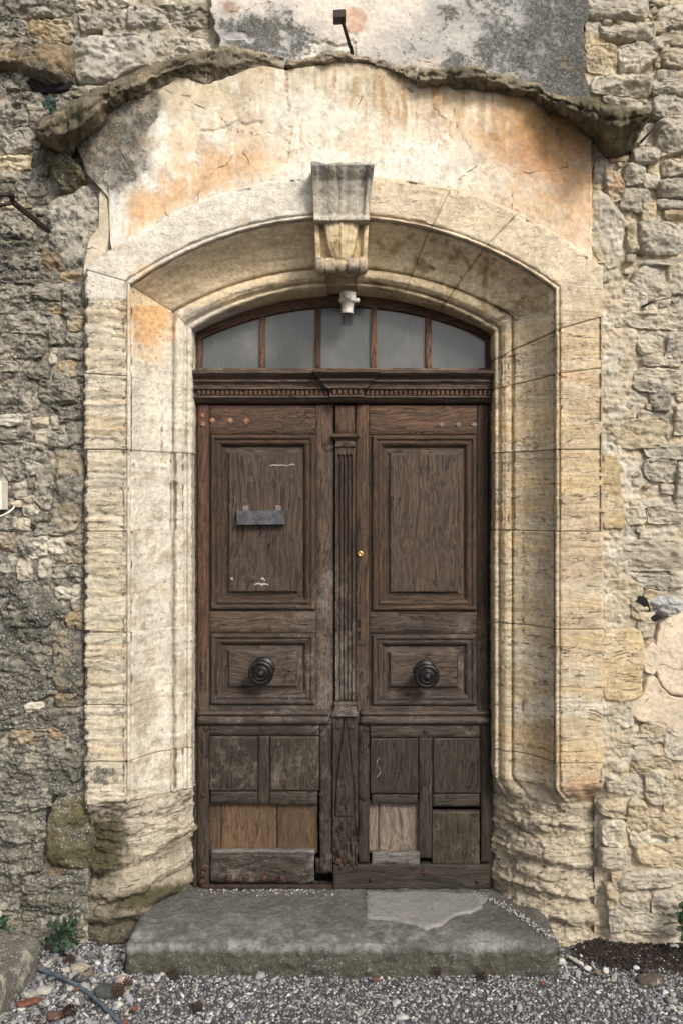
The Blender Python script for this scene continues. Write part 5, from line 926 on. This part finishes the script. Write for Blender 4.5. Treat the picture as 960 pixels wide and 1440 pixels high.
# grit in the corner between step and right jamb foot
def grit():
    parts = []; 
    for _ in range(260):
        t = random.random(); x, y = np.interp(t, [0, .3, .6, 1], [664, 702, 740, 780]), np.interp(t, [0, .3, .6, 1], [1258, 1272, 1296, 1322]); x += random.gauss(0, 3); y += random.gauss(0, 2); d = CH/((y-720)/F); parts.append(ico(((x-480)/F*d, d-D, .006), random.uniform(.002, .0055)))
    for _ in range(150):
        x, y = random.uniform(278, 470), 1252+random.random()**2*9; d = CH/((y-720)/F); parts.append(ico(((x-480)/F*d, d-D, .004), random.uniform(.002, .0055)))
    V, Fc = join(parts); k = np.repeat(np.random.uniform(.16, .48, len(parts)), 12)[:, None]; o = mesh('grit', V, np.array(Fc), MCol, None, k*[1, .96, .9], smooth=False, kind='stuff'); tag(o, 'pale mortar grit lying on the doorstep along doors and jamb', 'grit')
grit()
def pebble(px, py, wpx, hpx, col, label, flat=.45, rot=0., sup=2.6, cat='stone'):
    c = gpt(px, py, .012); sc = (CH-GZ)/((py-720)/F)/F; w_ = wpx*sc/2; rock('loose_stone', c, (w_, w_*.75, max(.008, w_*flat)), rot, col, (.10, 0, .15), px*.1, label, cat, 'loose stones on the gravel', n=3, mat=MR, sup=sup)
for a in ((62, 1393, 21, 14, (.44,.44,.45), 'large pale flat pebble beside the dark hose, left of the doorstep'), (41, 1398, 24, 14, (.24,.26,.25), 'grey green flat stone above the red tile shard'), (174, 1381, 21, 17, (.42,.31,.28), 'pinkish stone between two pine cones by the step corner', .8),
          (150, 1394, 32, 14, (.075,.08,.075), 'dark slate coloured stone left of the paired pine cones'), (205, 1394, 26, 14, (.075,.075,.072), 'dark flat stone right of the paired pine cones'), (112, 1361, 24, 9, (.42,.38,.30), 'thin tan slab stone against the foot of the left jamb'),
          (115, 1375, 22, 17, (.08,.08,.085), 'blackish round stone just above the hose'), (126, 1368, 15, 11, (.14,.10,.07), 'brown stone under the tan slab at the left jamb'), (76, 1428, 21, 13, (.13,.075,.055), 'reddish brown stone at the bottom edge near the hose'), (42, 1366, 17, 12, (.40,.37,.30), 'tan pebble touching the hose end'),
          (788, 1352, 13, 10, (.52,.50,.45), 'pale wedge shaped stone at the right end of the step', .7), (862, 1321, 13, 7, (.50,.46,.38), 'tan oval stone at the edge of the dark soil'), (825, 1361, 11, 7, (.66,.64,.60), 'white chip on the gravel below the right jamb foot'), (840, 1367, 9, 9, (.22,.15,.10), 'small brown stone right of the white chips', .7), (851, 1365, 9, 11, (.62,.60,.56), 'upright white chip beside the small brown stone', .9), (894, 1361, 9, 6, (.60,.58,.54), 'single pale pebble in the middle of the dark soil'), (912, 1378, 34, 14, (.11,.09,.07), 'mossy brown clod half sunk in the soil', .35), (948, 1331, 13, 5, (.64,.62,.57), 'long white pebble near the right edge on dark soil')): pebble(*a)
o = rock('stone_sliver', gpt(809, 1351, .012), (.045, .009, .007), -1.0, (.62, .59, .53), (.05, 0, 0), 5., 'long pale stone sliver lying on gravel right of the step', 'stone', 'loose stones on the gravel', n=3)
def shard(px, py, w_, h_, rot, label):
    c = gpt(px, py, .018); sc = (CH-GZ)/((py-720)/F)/F; rock('tile_shard', c, (w_*sc/2, w_*sc/2*h_, .007), rot, (.3, .1, .06), (0, 0, 0), px*.2, label, 'tile shard', 'broken roof tile shards', n=3, mat=MTer, sup=5)
for a in ((41, 1409, 30, .42, .5, 'largest red tile shard, left of the hose'), (110, 1390, 9, .6, .8, 'small orange tile shard behind the hose'), (190, 1418, 10, .5, .5, 'small red tile shard below the dark flat stone'), (177, 1437, 8, .7, .1, 'red tile shard beside the end of the hose at the bottom'), (528, 1377, 8, .6, .2, 'little red tile shard at the middle foot of the doorstep'), (763, 1383, 8, .5, .6, 'thin red tile shard below the right end of the step')): shard(*a)
# pine cones: overlapping scales in a spiral
def cone_mesh():
    parts = []; N = 46
    for i in range(N):
        t = i/N; a = i*2.39996; r = .021*math.sin(math.pi*min(1, .18+.82*t)**.9)+.002; z = -.024+.048*t; d = np.array([math.cos(a), math.sin(a), 0]); tn = np.array([-math.sin(a), math.cos(a), 0]); up = np.array([0, 0, 1.]); c = d*r*.55+up*z; tip = d*(r+.006)+up*(z+.007)
        w_ = .0075*(1-.5*t); V = [c-tn*w_*.5, c+tn*w_*.5, tip+tn*w_-d*.002, tip+d*.002+up*.002, tip-tn*w_-d*.002, tip-up*.004-d*.001]; parts.append((V, [[0, 1, 2, 3], [0, 3, 4], [1, 5, 2], [0, 4, 5], [0, 5, 1], [2, 5, 3], [3, 5, 4]]))
    parts.append((ICV*[.011, .011, .024], ICF)); return join(parts)
CV, CF = cone_mesh(); first = None
for k, (x, y, lab) in enumerate(((97, 1349, 'pine cone against the wall foot behind the tan slab stone'), (105, 1422, 'pine cone lying beneath the hose near the bottom edge'), (166, 1396, 'left one of two pine cones lying close together'), (181, 1388, 'right one of two pine cones lying close together'), (240, 1378, 'pine cone in the gravel below the left end of the step'), (176, 1364, 'pine cone tucked against the left corner of the step'), (270, 1421, 'pine cone alone near the bottom edge, left of centre'), (619, 1370, 'pine cone touching the front of the step right of centre'), (684, 1377, 'brownish pine cone in front of the right part of the step'))):
    if first is None: first = mesh('pine_cone', CV, CF, MCone, None, smooth=False); o = first
    else: o = first.copy(); C.objects.link(o)
    p = gpt(x, y, .005); o.location = p; o.rotation_euler = (random.uniform(.7, 1.5), random.uniform(-.4, .4), random.uniform(0, 6)); o.scale = [random.uniform(.85, 1.15)]*3; tag(o, lab, 'pine cone', 'fallen pine cones')
HO = mesh('hose', *tubeVF([gpt(30, 1354, .02), gpt(50, 1361, .022), gpt(80, 1371, .024), gpt(105, 1383, .022), gpt(125, 1396, .020), gpt(142, 1411, .016), gpt(158, 1427, .014), gpt(176, 1444, .014), gpt(196, 1464, .014)], .0085, 12), MHose); tag(HO, 'thin grey blue hose lying across the gravel at lower left', 'hose')
# ---------------- small plants ----------------
def weed(px, py, Y, n, rad, h, seed, label, dark=(.020, .045, .022)):
    rng = random.Random(seed); base = P(px, py, Y); t = thing('weed', base, label, 'plant', 'weeds rooted in the wall'); V, Fc, Cc, stems = [], [], [], []
    for i in range(n):
        a = rng.uniform(0, 6.28); rr = rad*math.sqrt(rng.random()); c = base+np.array([math.cos(a)*rr, -abs(math.sin(a))*rr*.7-.01, rng.uniform(0, h)]); s_ = rng.uniform(.010, .019)
        nrm = Vector((rng.uniform(-.6, .6), -1, rng.uniform(-.2, .9))).normalized(); u = nrm.cross(Vector((rng.uniform(-1, 1), 0, 1))).normalized(); v = nrm.cross(u); b0 = len(V); k = rng.uniform(.6, 1.7)
        for q in range(7):
            an = 2*math.pi*q/7; r_ = s_*(1 if q % 2 else .72); V.append(c+np.array(u*math.cos(an)*r_+v*math.sin(an)*r_*1.1)+np.array(nrm)*(.003 if q % 2 else 0)); Cc.append(np.array(dark)*k*.38)
        V.append(c+np.array(nrm)*.002); Cc.append(np.array(dark)*k*1.1)
        Fc += [[b0+q, b0+(q+1) % 7, b0+7] for q in range(7)]
        if i % 3 == 0: stems.append(tubeVF([base, lerp(base, c, .5)+[0, -.008, .004], c], .0015, 5, False))
    mesh('foliage', np.array(V), Fc, MLeaf, t, np.array(Cc), smooth=False); Vs, Fs = join(stems); mesh('stems', Vs, Fs, MLeaf, t, np.tile((.06, .05, .03), (len(Vs), 1)))
weed(90, 1327, -.40, 80, .075, .12, 1, 'dark green weed in the wall corner above the gravel at lower left'); weed(967, 1318, -.42, 70, .06, .17, 2, 'dark green weed at the right edge above the soil', (.022, .055, .020)); weed(72, 158, -.36, 34, .028, .055, 3, 'small blue green plant growing in the wall left of the hood', (.028, .060, .048)); weed(2, 1318, -.36, 40, .05, .10, 4, 'dark weed cut by the left edge below the white pipe end')
